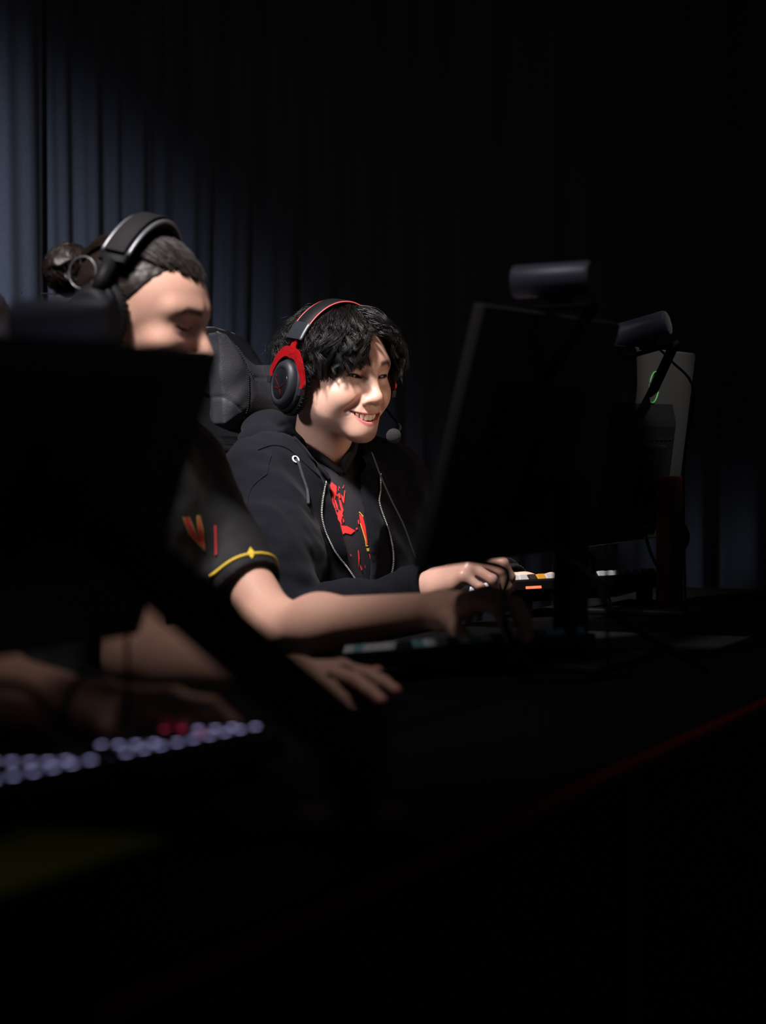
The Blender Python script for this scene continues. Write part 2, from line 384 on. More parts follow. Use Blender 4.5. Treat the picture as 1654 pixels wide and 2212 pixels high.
# ---- stage lamps hanging above the players, the last one added to brighten the hands
for (loc, tgt, *_), lab in zip(LAMPS, ('black stage spotlight aimed at the person with the hair bun', 'black stage spotlight aimed at the face of the smiling person', 'black stage spotlight washing the curtain', 'black stage spotlight aimed at the gaming chair of the smiling person', 'small black stage spotlight aimed at the green ring light monitor', 'black stage spotlight added over the desks to brighten the hands')):
    loc, tgt = np.array(loc), np.array(tgt); d = N(tgt - loc); o = thing('stage_spotlight', loc, lab, 'spotlight', group='stage spotlights above the players')
    x = N(np.cross(d, (0, 0, 1))); y = np.cross(d, x); R = np.stack([x, y, d]).T
    MB().lathe([(0.05, -0.30), (0.11, -0.26), (0.13, -0.10), (0.15, -0.09), (0.15, -0.02), (0.140, -0.02), (0.12, -0.09)], R=R, n=32).build('housing', 'lamp_housing', o, True)
    MB().tube([x * 0.16 - d * 0.12, x * 0.17 + np.array([0, 0, 0.18]), np.array([0, 0, 0.26]), -x * 0.17 + np.array([0, 0, 0.18]), -x * 0.16 - d * 0.12], 0.012, 8).build('yoke', 'lamp_housing', o, True)
    MB().cyl((0, 0, 0.25), (0, 0, 4.0 - loc[2]), 0.02).build('drop_pole', 'lamp_housing', o, True)
# ================================================================== PEOPLE: heads
MU = lambda x: -0.0685 + 5.0 * x * x          # upper and lower edge and depth of the smile
ML = lambda x: -0.0808 + 14.6 * x * x
MBf = lambda x: 0.0945 - 16.0 * x * x
def gauss(x, s): return np.exp(-(x / s) ** 2)
def head_field(p, smile=True, neck=None, gaunt=0.0, nose=1.0):
    q = p.copy(); q[:, 0] = np.abs(q[:, 0]); a, b, c = q[:, 0], q[:, 1], q[:, 2]
    d = ell(q, (0, -0.012, 0.028), (0.0765, 0.097, 0.075))
    d = smin(d, ell(q, (0, 0.030, 0.000), (0.063, 0.061, 0.078)), 0.03)
    d = smin(d, ell(q, (0, 0.034, -0.050), (0.050, 0.051, 0.058)), 0.03)
    d = smin(d, rcone(q, (0.051, -0.004, -0.053), (0.010, 0.070, -0.098), 0.015, 0.015), 0.035)      # jaw line
    d = smin(d, rcone(q, (0.055, -0.006, -0.015), (0.052, -0.004, -0.058), 0.017, 0.016), 0.03)
    d = smin(d, ell(q, (0, 0.080, -0.100), (0.021, 0.016, 0.017)), 0.024)                              # chin
    d = smin(d, ell(q, (0.043, 0.060, -0.030), (0.023, 0.021, 0.018)), 0.025)                          # cheek bone
    if smile:
        d = smin(d, ell(q, (0.037, 0.067, -0.043), (0.019, 0.018, 0.017)), 0.018)
        d = smin(d, ell(q, (0.0435, 0.034, -0.052), (0.0225, 0.034, 0.034)), 0.022)
    d = smin(d, ell(q, (0, 0.070, -0.070), (0.033, 0.0245, 0.026)), 0.02)                              # muzzle
    d = smin(d, rcone(q, (0.010, 0.083, 0.0215), (0.047, 0.066, 0.0205), 0.0100, 0.0085), 0.020)       # brow
    d = smax(d, -ell(q, (0.0325, 0.103, 0.000), (0.0175, 0.019, 0.0105)), 0.018)                       # socket
    # eye lids
    lid = sph(q, (0.0325, 0.0690, -0.001), 0.0150); d = smin(d, lid, 0.008)
    if smile: d = smin(d, rcone(q, (0.020, 0.0800, -0.0125), (0.044, 0.0725, -0.0105), 0.0040, 0.0040), 0.007)
    u = (a - 0.0325) / 0.0145
    mid = -0.0022 + 0.0022 * u if smile else -0.0042 + 0.001 * u
    up = (0.0044 if smile else 0.0020) * np.sqrt(np.maximum(1 - u * u, 0)); dn = (0.0014 if smile else 0.0016) * np.sqrt(np.maximum(1 - u * u, 0))
    slit = np.maximum(np.maximum(c - mid - up, mid - dn - c), np.maximum(np.abs(a - 0.0325) - 0.0145, 0.066 - b))
    d = smax(d, -slit, 0.0016)
    # nose
    d = smin(d, rcone(q, (0, 0.0850, 0.008), (0, 0.1065 * (1 + 0.04 * (nose - 1)), -0.034), 0.0075, 0.0105), 0.013)
    d = smin(d, ell(q, (0, 0.1055 + 0.004 * (nose - 1), -0.0385), (0.0125, 0.0115, 0.0105)), 0.009)
    d = smin(d, ell(q, (0.0142, 0.0955, -0.0425), (0.0088, 0.0110, 0.0085)), 0.006)
    d = smax(d, -ell(q, (0.0068, 0.1010, -0.0505), (0.0040, 0.0065, 0.0050)), 0.003)
    if smile:
        d = smax(d, -rcone(q, (0.0225, 0.0945, -0.0415), (0.0425, 0.0770, -0.0640), 0.0020, 0.0022), 0.012)   # smile fold
        aa = np.minimum(a, 0.039); bm = MBf(aa); cu = MU(aa); cl = ML(aa)
        for i in range(6):
            x0, x1 = 0.0060 * i, 0.0060 * (i + 1); P = MBf
            r0, r1 = 0.0038 * (1 - x0 / 0.042), 0.0038 * (1 - x1 / 0.042)
            d = smin(d, rcone(q, (x0, P(x0) - 0.0005, MU(x0) + 0.0033), (x1, P(x1) - 0.0005, MU(x1) + 0.0033), r0, r1), 0.003)
            r0, r1 = 0.0054 * (1 - (x0 / 0.041) ** 2), 0.0054 * (1 - (x1 / 0.041) ** 2)
            d = smin(d, rcone(q, (x0, P(x0) - 0.0028, ML(x0) - 0.0043), (x1, P(x1) - 0.0028, ML(x1) - 0.0043), r0, r1), 0.003)
        cav = np.maximum(np.maximum(c - cu, cl - c), np.maximum(a - 0.0345, bm - 0.022 - b)); d = smax(d, -cav, 0.0022)
    else:
        d = smin(d, rcone(q, (0, 0.0935, -0.0690), (0.023, 0.0830, -0.0720), 0.0045, 0.0025), 0.006)
        d = smin(d, rcone(q, (0, 0.0920, -0.0800), (0.020, 0.0830, -0.0770), 0.0055, 0.0030), 0.006)
        d = smax(d, -rcone(q, (0, 0.0990, -0.0745), (0.024, 0.0870, -0.0745), 0.0018, 0.0012), 0.003)
    # ears
    er = ell(q, (0.0765, -0.012, -0.012), (0.007, 0.017, 0.031)); d = smin(d, er, 0.006)
    if neck is not None:
        n0, n1, r0, r1 = neck
        d = smin(d, rcone(p, n0, n1, r0, r1), 0.035)
    return d
def head_mesh(F, smile, neckw, base, lip, brow, r0=0.052, r1=0.058, vox=0.0016, nose=1.0):
    nl = F.l(neckw); n0 = (0, -0.025, -0.075)
    f = lambda p: head_field(p, smile, (n0, nl, r0, r1), nose=nose)
    lo = np.minimum((-0.10, -0.125, -0.135), nl - 0.075); hi = np.maximum((0.10, 0.130, 0.130), nl + 0.075)
    v, q = nets(f, lo, hi, vox)
    a, b, c = np.abs(v[:, 0]), v[:, 1], v[:, 2]; C = np.ones((len(v), 3)) * base
    def mixc(m, col): nonlocal C; C = C * (1 - m[:, None]) + np.asarray(col) * m[:, None]
    front = np.clip((b - 0.045) / 0.02, 0, 1)
    mixc(0.22 * gauss(a - 0.040, 0.018) * gauss(c + 0.038, 0.018) * front, (0.62, 0.24, 0.20))
    mixc(0.22 * gauss(a, 0.016) * gauss(c + 0.042, 0.012) * front, (0.62, 0.24, 0.20))
    bc = 0.0225 + 0.10 * (a - 0.012) - 3.2 * np.maximum(a - 0.036, 0) ** 1.35
    mixc(brow[1] * np.clip(1.3 - np.abs(c - bc) / 0.0052, 0, 1) * np.clip((a - 0.009) / 0.006, 0, 1) * np.clip((0.056 - a) / 0.012, 0, 1) * front, brow[0])
    if smile:
        aa = np.minimum(a, 0.039); bm = MBf(aa); cu = MU(aa); cl = ML(aa)
        w = np.clip((0.0375 - a) / 0.004, 0, 1)
        mixc(w * np.clip((cu + 0.0070 * (1 - a / 0.041) - c) / 0.0015, 0, 1) * np.clip((c - cl + 0.0092 * (1 - (a / 0.041) ** 2)) / 0.0015, 0, 1) * (b > 0.06), lip)
        mixc(np.clip((bm - 0.0058 - b) / 0.002, 0, 1) * (a < 0.035) * (c < cu + 0.002) * (c > cl - 0.002) * (b > 0.055), (0.10, 0.012, 0.012))
    else:
        mixc(np.clip((0.026 - a) / 0.003, 0, 1) * np.clip((0.0095 - np.abs(c + 0.0745)) / 0.002, 0, 1) * (b > 0.075), lip)
    mixc(0.75 * np.clip(1.2 - np.abs(np.hypot((a - 0.0325) / 0.0155, (c + 0.0015) / 0.0042) - 0.95) / 0.16, 0, 1) * (c > -0.003) * (b > 0.066), brow[0])
    return F.w(v), q, C
def eye_mesh(F, sgn, look):
    mb = MB(); c = np.array([sgn * 0.0325, 0.0690, -0.001]); r = 0.0126; lk = N(look); V = []; Fc = []; n, m = 28, 20
    x = N(np.cross(lk, (0, 0, 1))); y = np.cross(x, lk)
    for i in range(m + 1):
        th = math.pi * i / m
        for k in range(n):
            ph = 2 * math.pi * k / n; V.append(c + r * (math.cos(th) * lk + math.sin(th) * (math.cos(ph) * x + math.sin(ph) * y)))
    for i in range(m):
        for k in range(n): Fc.append([i * n + k, i * n + (k + 1) % n, (i + 1) * n + (k + 1) % n, (i + 1) * n + k])
    V = np.array(V); ang = np.arccos(np.clip((V - c) @ lk / r, -1, 1)); C = np.ones((len(V), 3)) * (0.13, 0.11, 0.105)
    C[ang < 0.60] = (0.022, 0.011, 0.007); C[ang < 0.22] = (0.002, 0.002, 0.002)
    return F.w(V), Fc, C

# ---- hair made of swept strands
def strands(paths, rad, sides=3):
    """paths (S, M, 3), rad (S, M) -> verts, faces"""
    S, M, _ = paths.shape; t = np.gradient(paths, axis=1); t /= np.linalg.norm(t, axis=2, keepdims=True) + 1e-9
    ref = np.broadcast_to(np.array([0.31, 0.52, 0.79]), t.shape); x = np.cross(t, ref); x /= np.linalg.norm(x, axis=2, keepdims=True) + 1e-9
    y = np.cross(t, x); k = 2 * np.pi * np.arange(sides) / sides
    V = paths[:, :, None] + rad[:, :, None, None] * (np.cos(k)[:, None] * x[:, :, None] + np.sin(k)[:, None] * y[:, :, None])
    i = np.arange(S)[:, None, None] * M * sides + np.arange(M - 1)[None, :, None] * sides; kk = np.arange(sides)[None, None]
    k2 = (kk + 1) % sides
    Q = np.stack([i + kk, i + k2, i + sides + k2, i + sides + kk], -1).reshape(-1, 4)
    return V.reshape(-1, 3), Q
SC = np.array([0.0, -0.012, 0.028]); SR = np.array([0.0765, 0.097, 0.075])
def scalp(th, ph, lift):
    """th from the crown, ph 0 = forehead, positive toward the person's right; lift above the skull"""
    d = np.stack([np.sin(th) * np.sin(ph), np.sin(th) * np.cos(ph), np.cos(th)], -1)
    ct, st = math.cos(0.30), math.sin(0.30)                        # crown sits a little behind the top
    d = np.stack([d[..., 0], d[..., 1] * ct - d[..., 2] * st, d[..., 1] * st + d[..., 2] * ct], -1)
    return SC + d * (SR + lift[..., None])
def hair_clumps(specs, per, M=14, spread=0.010, tip=0.35, r=0.00042, wig=0.0015):
    P = []; R = []; t = np.linspace(0, 1, M)
    for th0, ph0, dth, dph, l0, l1, wave, ph, grav in specs:
        th = th0 + dth * t; fi = ph0 + dph * t ** 1.3 + wave * 0.16 * np.sin(ph + 7.5 * t) * t
        lift = l0 * np.minimum(t * 4, 1) + (l1 - l0) * t ** 1.6 + wave * 0.006 * np.sin(ph * 1.7 + 8.5 * t) * np.minimum(t * 3, 1)
        k_ = np.clip(np.cos(th) * 1.0, 0, 1); lift = lift * (1 - 0.45 * k_); g = scalp(th, fi, lift)
        over = np.maximum(th - 1.62, 0); g[:, 2] -= grav * over * 0.03
        off = RNG.normal(0, spread, (per, 1, 3)); k = (1 - (1 - tip) * t)[None, :, None]
        w = RNG.normal(0, wig, (per, 1, 3)) * np.minimum(t * 3, 1)[None, :, None] * np.sin(RNG.uniform(0, 6, (per, 1, 1)) + RNG.uniform(5, 11, (per, 1, 1)) * t[None, :, None])
        q = g[None] + off * k + w
        inb = np.exp(-((q[..., 1] + 0.014) / 0.026) ** 4) * (q[..., 2] > 0.03)          # flattened under the head band
        rel = (q - SC) / SR; rr = np.linalg.norm(rel, axis=-1); lim = 1.10; f_ = np.where(rr > lim, 1 - inb * (1 - lim / rr), 1.0); q = SC + rel * f_[..., None] * SR
        P.append(q); R.append(np.broadcast_to(r * (1.15 - 0.85 * t ** 2), (per, M)) * RNG.uniform(0.7, 1.3, (per, 1)))
    return np.concatenate(P), np.concatenate(R)

# ================================================================== PEOPLE: arms, hands
def hand_prims(wr, d, dorsal, thumb_sgn, curl, splay=(8, 2, -5, -12), thumb=((38, -12), (18, 10)), arch=0.0, s=1.0):
    """returns (palm list, finger list) of round cones in world space. wr wrist, d toward knuckles, dorsal back of hand"""
    x = N(d); z = N(np.asarray(dorsal) - x * (np.asarray(dorsal) @ x)); y = np.cross(z, x) * thumb_sgn
    g = lambda a, b, c: wr + s * (a * x + b * y + c * z)
    mcp = [(0.086, 0.027, 0.000 - arch), (0.090, 0.007, 0.003), (0.085, -0.013, 0.001 - arch * 0.5), (0.076, -0.031, -0.004 - arch)]
    palm = []
    for i, m in enumerate(mcp):
        c0 = (0.012, 0.014 - 0.010 * i, 0.0)
        palm.append((g(*c0), g(*m), 0.0150 * s, 0.0118 * s)); palm.append((g(c0[0], c0[1], -0.006), g(m[0] - 0.01, m[1], -0.008), 0.012 * s, 0.009 * s))
    palm.append((g(0.014, 0.016, -0.006), g(0.046, 0.036, -0.014), 0.017 * s, 0.013 * s))
    palm.append((g(0.014, -0.018, -0.006), g(0.05, -0.030, -0.008), 0.015 * s, 0.012 * s))
    L = [(0.043, 0.026, 0.021), (0.047, 0.030, 0.022), (0.043, 0.028, 0.021), (0.034, 0.021, 0.019)]; Rr = [(0.0098, 0.0088, 0.0080, 0.0068), (0.0100, 0.0090, 0.0082, 0.0070), (0.0095, 0.0086, 0.0078, 0.0066), (0.0084, 0.0075, 0.0068, 0.0058)]
    fing = []; tips = []
    for i in range(4):
        p = np.array(mcp[i]); ang = 0; sp = math.radians(splay[i]); seq = []
        for k in range(3):
            ang += math.radians(curl[i][k]); h = math.cos(ang)
            nx = p + L[i][k] * np.array([h * math.cos(sp), h * math.sin(sp), -math.sin(ang)])
            seq.append((g(*p), g(*nx), Rr[i][k] * s, Rr[i][k + 1] * s)); p = nx
        fing.append(seq); tips.append((g(*p), x, z))
    p = np.array([0.044, 0.034, -0.014]); seq = []; l = (0.036, 0.029); rr = (0.0122, 0.0105, 0.0088)
    for k in range(2):
        az, el = (math.radians(q) for q in thumb[k])
        nx = p + l[k] * np.array([math.cos(az) * math.cos(el), math.sin(az) * math.cos(el), math.sin(el)])
        seq.append((g(*p), g(*nx), rr[k] * s, rr[k + 1] * s)); p = nx
    fing.append(seq)
    return palm, fing
def arm_field(p, sh, el, wr, hand, R=(0.050, 0.042, 0.044, 0.026)):
    sh, el, wr = map(np.asarray, (sh, el, wr)); m = el + (wr - el) * 0.28
    d = rcone(p, sh, el, R[0], R[1]); d = smin(d, rcone(p, el, m, R[1] * 0.98, R[2]), 0.03); d = smin(d, rcone(p, m, wr, R[2], R[3]), 0.03)
    palm, fing = hand; h = None
    for a, b, ra, rb in palm: e = rcone(p, a, b, ra, rb); h = e if h is None else smin(h, e, 0.012)
    d = smin(d, h, 0.022)
    for seq in fing:
        e = None
        for a, b, ra, rb in seq: q = rcone(p, a, b, ra, rb); e = q if e is None else smin(e, q, 0.004)
        d = smin(d, e, 0.007)
    return d
def arm_mesh(sh, el, wr, hand, base, vox=0.0026, R=(0.050, 0.042, 0.044, 0.026)):
    pts = [sh, el, wr] + [q for a in hand[0] for q in a[:2]] + [q for s in hand[1] for a in s for q in a[:2]]
    pts = np.array(pts); lo, hi = pts.min(0) - 0.065, pts.max(0) + 0.065
    v, q = nets(lambda p: arm_field(p, sh, el, wr, hand, R), lo, hi, vox)
    C = np.ones((len(v), 3)) * base
    for s in hand[1]:
        a, b = np.asarray(s[-1][0]), np.asarray(s[-1][1]); dd = np.linalg.norm(v - b, axis=1); m = np.clip(1.2 - dd / 0.014, 0, 1)[:, None] * 0.45
        C = C * (1 - m) + np.array((0.60, 0.20, 0.17)) * m
        for k in s[:2]:
            dd = np.linalg.norm(v - np.asarray(k[0]), axis=1); m = np.clip(1.2 - dd / 0.014, 0, 1)[:, None] * 0.25; C = C * (1 - m) + np.array((0.58, 0.22, 0.18)) * m
    return v, q, C
def torso_field(p, T, grow=0.0, lean=0.05, wide=1.0):
    """T: Frame at the base of the neck"""
    q = T.l(p).astype(f32); g = grow
    d = ell(q, (0, -0.015, -0.155), (0.165 * wide + g, 0.108 + g, 0.165 + g))
    d = smin(d, rcone(np.column_stack([np.abs(q[:, 0]), q[:, 1], q[:, 2]]), (0.02, -0.03, -0.03), (0.155 * wide, -0.025, -0.050), 0.046 + g, 0.055 + g), 0.05)
    d = smin(d, ell(q, (0, -0.02 - lean * 0.5, -0.34), (0.140 * wide + g, 0.108 + g, 0.17 + g)), 0.08)
    d = smin(d, ell(q, (0, -0.03 - lean, -0.49), (0.165 * wide + g, 0.125 + g, 0.11 + g)), 0.08)
    return d
def legs_field(p, T, lean, seat_z, g=0.0):
    """thighs forward from the pelvis, shins down to the floor"""
    d = None
    for sg in (-1, 1):
        hip = T.w(sg * 0.09, -0.03 - lean, 0); hip[2] = seat_z + 0.085
        kn = T.w(sg * 0.13, 0.36 - lean, 0); kn[2] = seat_z + 0.085; an = T.w(sg * 0.13, 0.34 - lean, 0); an[2] = 0.09
        e = smin(rcone(p, hip, kn, 0.082 + g, 0.060 + g), rcone(p, kn, an, 0.060 + g, 0.042 + g), 0.03); d = e if d is None else np.minimum(d, e)
    return d
def legs_and_shoes(root, T, lean, seat_z):
    hip = T.w(0, 0, -0.49)
    f = lambda p: smin(legs_field(p, T, lean, seat_z), ell(T.l(p).astype(f32), (0, -0.03 - lean, seat_z + 0.09 - T.o[2]), (0.17, 0.13, 0.09)), 0.05)
    c = T.w(0, 0.15 - lean, 0); v, q = nets(f, (c[0] - 0.5, c[1] - 0.5, 0.02), (c[0] + 0.5, c[1] + 0.5, seat_z + 0.25), 0.010)
    mesh_obj('trousers', v, q, 'trouser_cloth', root, world=True)
    for sg in (-1, 1):
        an = T.w(sg * 0.13, 0.34 - lean, 0); an[2] = 0.0
        G = Frame(an, 0); G.r, G.f, G.u, G.M = T.r, T.f, T.u, T.M
        fs = lambda p: np.maximum(smin(ell(G.l(p).astype(f32), (0, 0.06, 0.03), (0.047, 0.125, 0.05)), ell(G.l(p).astype(f32), (0, -0.01, 0.06), (0.045, 0.06, 0.06)), 0.03), 0.002 - p[:, 2])
        v, q = nets(fs, an - (0.2, 0.2, 0.01), an + (0.2, 0.2, 0.15), 0.008)
        mesh_obj('shoe', v, q, 'shoe_rubber', root, world=True)
def decal(name, polys, field, m, parent, off=0.0016, **k):
    """flat print following a cloth surface; polygons given where the photograph shows them"""
    V = []; F = []
    for poly in polys:
        P = []
        for i in range(len(poly)):
            a, b = np.array(poly[i], float), np.array(poly[(i + 1) % len(poly)], float); n = max(1, int(np.linalg.norm(b - a) / 6))
            P += [a + (b - a) * j / n for j in range(n)]
        W3 = [march(field, x, y, off=off) for x, y in P]
        if any(w is None for w in W3): continue
        tri = geometry.tessellate_polygon([[Vector((x, y, 0)) for x, y in P]])
        n0 = len(V); V += [w[0] for w in W3]; F += [[n0 + i for i in t] for t in tri]
    if V: return mesh_obj(name, V, F, m, parent, smooth=True, world=True, **k)
# ================================================================== the smiling player in the black hoodie
SKIN_B = np.array((0.63, 0.375, 0.295)); LIP_B = (0.56, 0.17, 0.17)
FB = Frame((0, 0, 0), 42, 8); FB.o = W(793, 811, 4.10) - 0.078 * FB.f
TB = Frame(W(722, 1004, 4.24), 52)
B_root = thing('person', (*TB.w(0, -0.1, 0)[:2], 0.0), 'smiling person in a black zip hoodie over a red-printed jersey, hands at the keyboard', 'person')
shR, elR, wrR = W(572, 1034, 4.10), W(618, 1358, 3.92), W(935, 1266, 3.79)
shL, elL, wrL = W(838, 1040, 4.36), W(905, 1255, 4.30), W(1128, 1268, 4.12)
hR = hand_prims(wrR, W(1035, 1208, 3.74) - wrR, (-0.2, -0.35, 1), 1, [(48, 50, 25), (55, 52, 25), (60, 55, 25), (62, 55, 25)], thumb=((30, -25), (10, -15)))
hL = hand_prims(wrL, W(1225, 1250, 4.02) - wrL, (0, 0.1, 1), -1, [(25, 35, 20), (28, 38, 20), (30, 40, 20), (30, 40, 25)])
nkB = TB.w(0, -0.035, -0.02)
parts = [head_mesh(FB, True, nkB, SKIN_B, LIP_B, ((0.030, 0.018, 0.014), 0.85), 0.050, 0.057)]
RB = (0.042, 0.034, 0.035, 0.025)
parts.append(arm_mesh(shR, elR, wrR, hR, SKIN_B, R=RB)); parts.append(arm_mesh(shL, elL, wrL, hL, SKIN_B, R=RB))
ext = np.array((0.40, 0.40, 0.0))
v, q = nets(lambda p: torso_field(p, TB, 0.0), np.array(TB.o) - ext - (0, 0, 0.62), np.array(TB.o) + ext + (0, 0, 0.08), 0.009)
parts.append((v, q, SKIN_B))
v, q, C = join(parts); mesh_obj('body', v, q, 'skin_warm', B_root, world=True, col=C)
for sg in (1, -1):
    v, q, C = eye_mesh(FB, sg, (-0.10, 1.0, -0.12)); mesh_obj('eye', v, q, 'eyeball', B_root, world=True, col=C)
def teeth_field(p):
    d = None
    for sg in (1, -1):
        for x, w, h in ((0.0043, 0.00415, 0.0066), (0.0121, 0.00365, 0.0060), (0.0191, 0.00355, 0.0062), (0.0253, 0.0032, 0.0052)  ):
            th = -30 * x * sg; R = np.array([[math.cos(th), -math.sin(th), 0], [math.sin(th), math.cos(th), 0], [0, 0, 1]])
            e = rbox(p, (sg * x, MBf(x) - 0.0052 - 0.30 * max(0, x - 0.016), -0.0728 + 6.5 * x * x), (w, 0.0032, h), 0.0022, R); d = e if d is None else smin(d, e, 0.0012)
    return d
v, q = nets(teeth_field, (-0.034, 0.060, -0.085), (0.034, 0.098, -0.055), 0.0007); mesh_obj('teeth', FB.w(v), q, 'enamel', B_root, world=True)
# lashes along the upper lid
for sg in (1, -1):
    L = []
    for u in np.linspace(-0.98, 0.99, 16):
        a = 0.0325 + 0.0150 * u; c = -0.0022 + 0.0022 * u + 0.0044 * math.sqrt(1 - min(u * u, 1)); b = 0.0690 + math.sqrt(0.0153 ** 2 - min((a - 0.0325) ** 2 + (c + 0.001) ** 2, 0.0150 ** 2)); L.append(FB.w(sg * a, b + 0.0004, c))
    MB().tube(L, 0.0009 * np.sin(np.linspace(0.5, 2.6, 16)), 6).build('eyelashes', 'hair_black', B_root, True, world=True)
# ---- hair
def cap_field(p, grow, cut=0.0, sd=3):
    d = ell(p, SC, SR + grow) + 0.004 * vnoise(p * np.array([1, 1, 0.5], f32), 60, sd)
    return smax(d, (p[:, 1] - 0.052 - cut) * 0.8 + (0.078 - p[:, 2]) * 0.6, 0.01)
v, q = nets(lambda p: cap_field(p, 0.011), (-0.11, -0.13, -0.10), (0.11, 0.12, 0.14), 0.004)
mesh_obj('hair_cap', FB.w(v), q, 'hair_black', B_root, world=True)
sp = []
for i in range(640):
    ph = RNG.uniform(-math.pi, math.pi); th0 = RNG.uniform(0.02, 1.15); part = -0.10
    side = 1 if ph > part else -1; aph = abs(ph)
    if aph < 0.75:                                    # fringe, swept away from the part
        end = RNG.uniform(1.60, 1.90) + 0.16 * aph; dph = side * RNG.uniform(0.25, 0.62) * (1.15 - aph) * min(1, 0.35 + 3 * abs(ph - part)); l1 = RNG.uniform(0.016, 0.034)
        if side < 0: l1 += 0.012
        if abs(ph - part) < 0.16: end = RNG.uniform(1.30, 1.55)
    elif aph < 1.25: end = RNG.uniform(1.78, 2.06); dph = side * RNG.uniform(0.0, 0.4); l1 = RNG.uniform(0.014, 0.036) + (0.012 if side < 0 else 0)
    elif aph < 2.1: end = RNG.uniform(1.75, 2.1); dph = RNG.normal(0, 0.2); l1 = RNG.uniform(0.006, 0.018)
    else: end = RNG.uniform(2.05, 2.55); dph = RNG.normal(0, 0.25); l1 = RNG.uniform(0.008, 0.020); th0 = RNG.uniform(0.02, 1.75)
    dth = max(0.35, min(end - th0, RNG.uniform(0.9, 1.7)))
    sp.append((th0, ph, dth, dph, RNG.uniform(0.012, 0.022), l1, RNG.uniform(0.4, 1.4), RNG.uniform(0, 6.3), 1.0))
for i in range(130):                                  # fuller fringe over the near brow and temple
    ph = RNG.uniform(0.15, 1.25); th0 = RNG.uniform(0.45, 1.2); end = RNG.uniform(1.76, 1.93) + 0.09 * ph
    sp.append((th0, ph, end - th0, RNG.uniform(0.05, 0.32), RNG.uniform(0.012, 0.020), RNG.uniform(0.012, 0.024), RNG.uniform(0.5, 1.3), RNG.uniform(0, 6.3), 1.0))
P, R = hair_clumps(sp, 22, spread=0.0042, tip=0.30, r=0.00044, wig=0.0009)
v, q = strands(FB.w(P.reshape(-1, 3)).reshape(P.shape), R); mesh_obj('hair', v, q, 'hair_black', B_root, world=True)
sp = [(RNG.uniform(0.2, 1.0), RNG.choice((-1, 1)) * RNG.uniform(1.0, 3.1), RNG.uniform(0.5, 1.2), RNG.normal(0, 0.5), 0.018, RNG.uniform(0.03, 0.055), RNG.uniform(0.6, 2), RNG.uniform(0, 6), 0) for _ in range(90)]
P, R = hair_clumps(sp, 3, spread=0.004, tip=1.2, r=0.0003); v, q = strands(FB.w(P.reshape(-1, 3)).reshape(P.shape), R)
mesh_obj('stray_hair', v, q, 'hair_black', B_root, world=True, kind='stuff')
# ---- hoodie
cuffR = elR + (wrR - elR) * 0.93; cuffL = elL + (wrL - elL) * 0.90
def hoodie_solid(p, only=False):
    d = torso_field(p, TB, 0.026); sl = None
    for sh, el, cu in ((shR, elR, cuffR), (shL, elL, cuffL)):
        m = sh + (el - sh) * 0.5; e = smin(rcone(p, sh, m, 0.074, 0.078), rcone(p, m, el, 0.078, 0.062), 0.03)
        fa = el + (cu - el) * 0.5
        d = smin(d, e, 0.045)
        e = smin(rcone(p, el, fa, 0.057, 0.046), rcone(p, fa, cu, 0.046, 0.039), 0.03); sl = e if sl is None else np.minimum(sl, e)
    fold = vnoise(p * np.array([1.0, 1.0, 0.42], f32) + 0.3 * p[:, [2, 0, 1]], 15, 5) * 0.0105 + vnoise(p + 0.5 * p[:, [1, 2, 0]], 34, 9) * 0.0045
    rg = 1 - np.abs(vnoise(p * np.array([1.0, 1.0, 0.55], f32) + 0.45 * p[:, [2, 0, 1]], 11, 31)); fold -= 0.0075 * np.clip(rg - 0.55, 0, 1) / 0.45
    ax = N(elR - shR); s = (p - shR.astype(f32)) @ ax.astype(f32)
    fold += 0.0060 * np.sin(s * 85 + 8 * vnoise(p, 12, 2)) * np.clip(1 - sph(p, elR, 0.05) / 0.13, 0, 1)
    if only: return d + fold, sl + fold
    return smin(d, sl, 0.010) + fold
HOOD = [(0, -0.112, 0.050), (0.065, -0.106, 0.050), (0.118, -0.070, 0.030), (0.130, -0.012, 0.004), (0.116, 0.036, -0.016), (0.098, 0.062, -0.034), (0.088, 0.074, -0.050)]
HR = [0.044, 0.043, 0.038, 0.028, 0.021, 0.014, 0.007]
def hood_field(p):
    q = TB.l(p).astype(f32); q[:, 0] = np.abs(q[:, 0]); d = chain(q, HOOD, HR, 0.02)
    d = smin(d, chain(q, [(0.0, -0.088, 0.058), (0.060, -0.078, 0.060), (0.096, -0.022, 0.034), (0.102, 0.026, 0.000), (0.096, 0.056, -0.030), (0.090, 0.070, -0.052)], [0.028, 0.029, 0.027, 0.023, 0.017, 0.009], 0.01), 0.016)
    r = np.linalg.norm(q[:, :2], axis=1)
    d = d + 0.0045 * np.sin(q[:, 2] * 95 + q[:, 0] * 40 + 2.4 * vnoise(p, 14, 4)) * np.clip((r - 0.07) / 0.05, 0, 1) + 0.004 * vnoise(p, 26, 6)
    return d
cutL = [(708, 1036), (712, 1060), (722, 1090), (731, 1115), (738, 1140), (745, 1165), (752, 1190), (760, 1225), (771, 1264)]
cutR = [(782, 1012), (785, 1060), (793, 1110), (800, 1150), (806, 1190), (810, 1220), (806, 1262)]
hood_torso = lambda p: hoodie_solid(p, True)[0]
def lane(pts, f):
    L = np.array([TB.l(march(f, x, y)[0]) for x, y in pts]); o = np.argsort(L[:, 2]); return L[o, 2], L[o, 0]
cRz, cRa = lane(cutL, hood_torso); cLz, cLa = lane(cutR, hood_torso)      # near side is the wearer's right
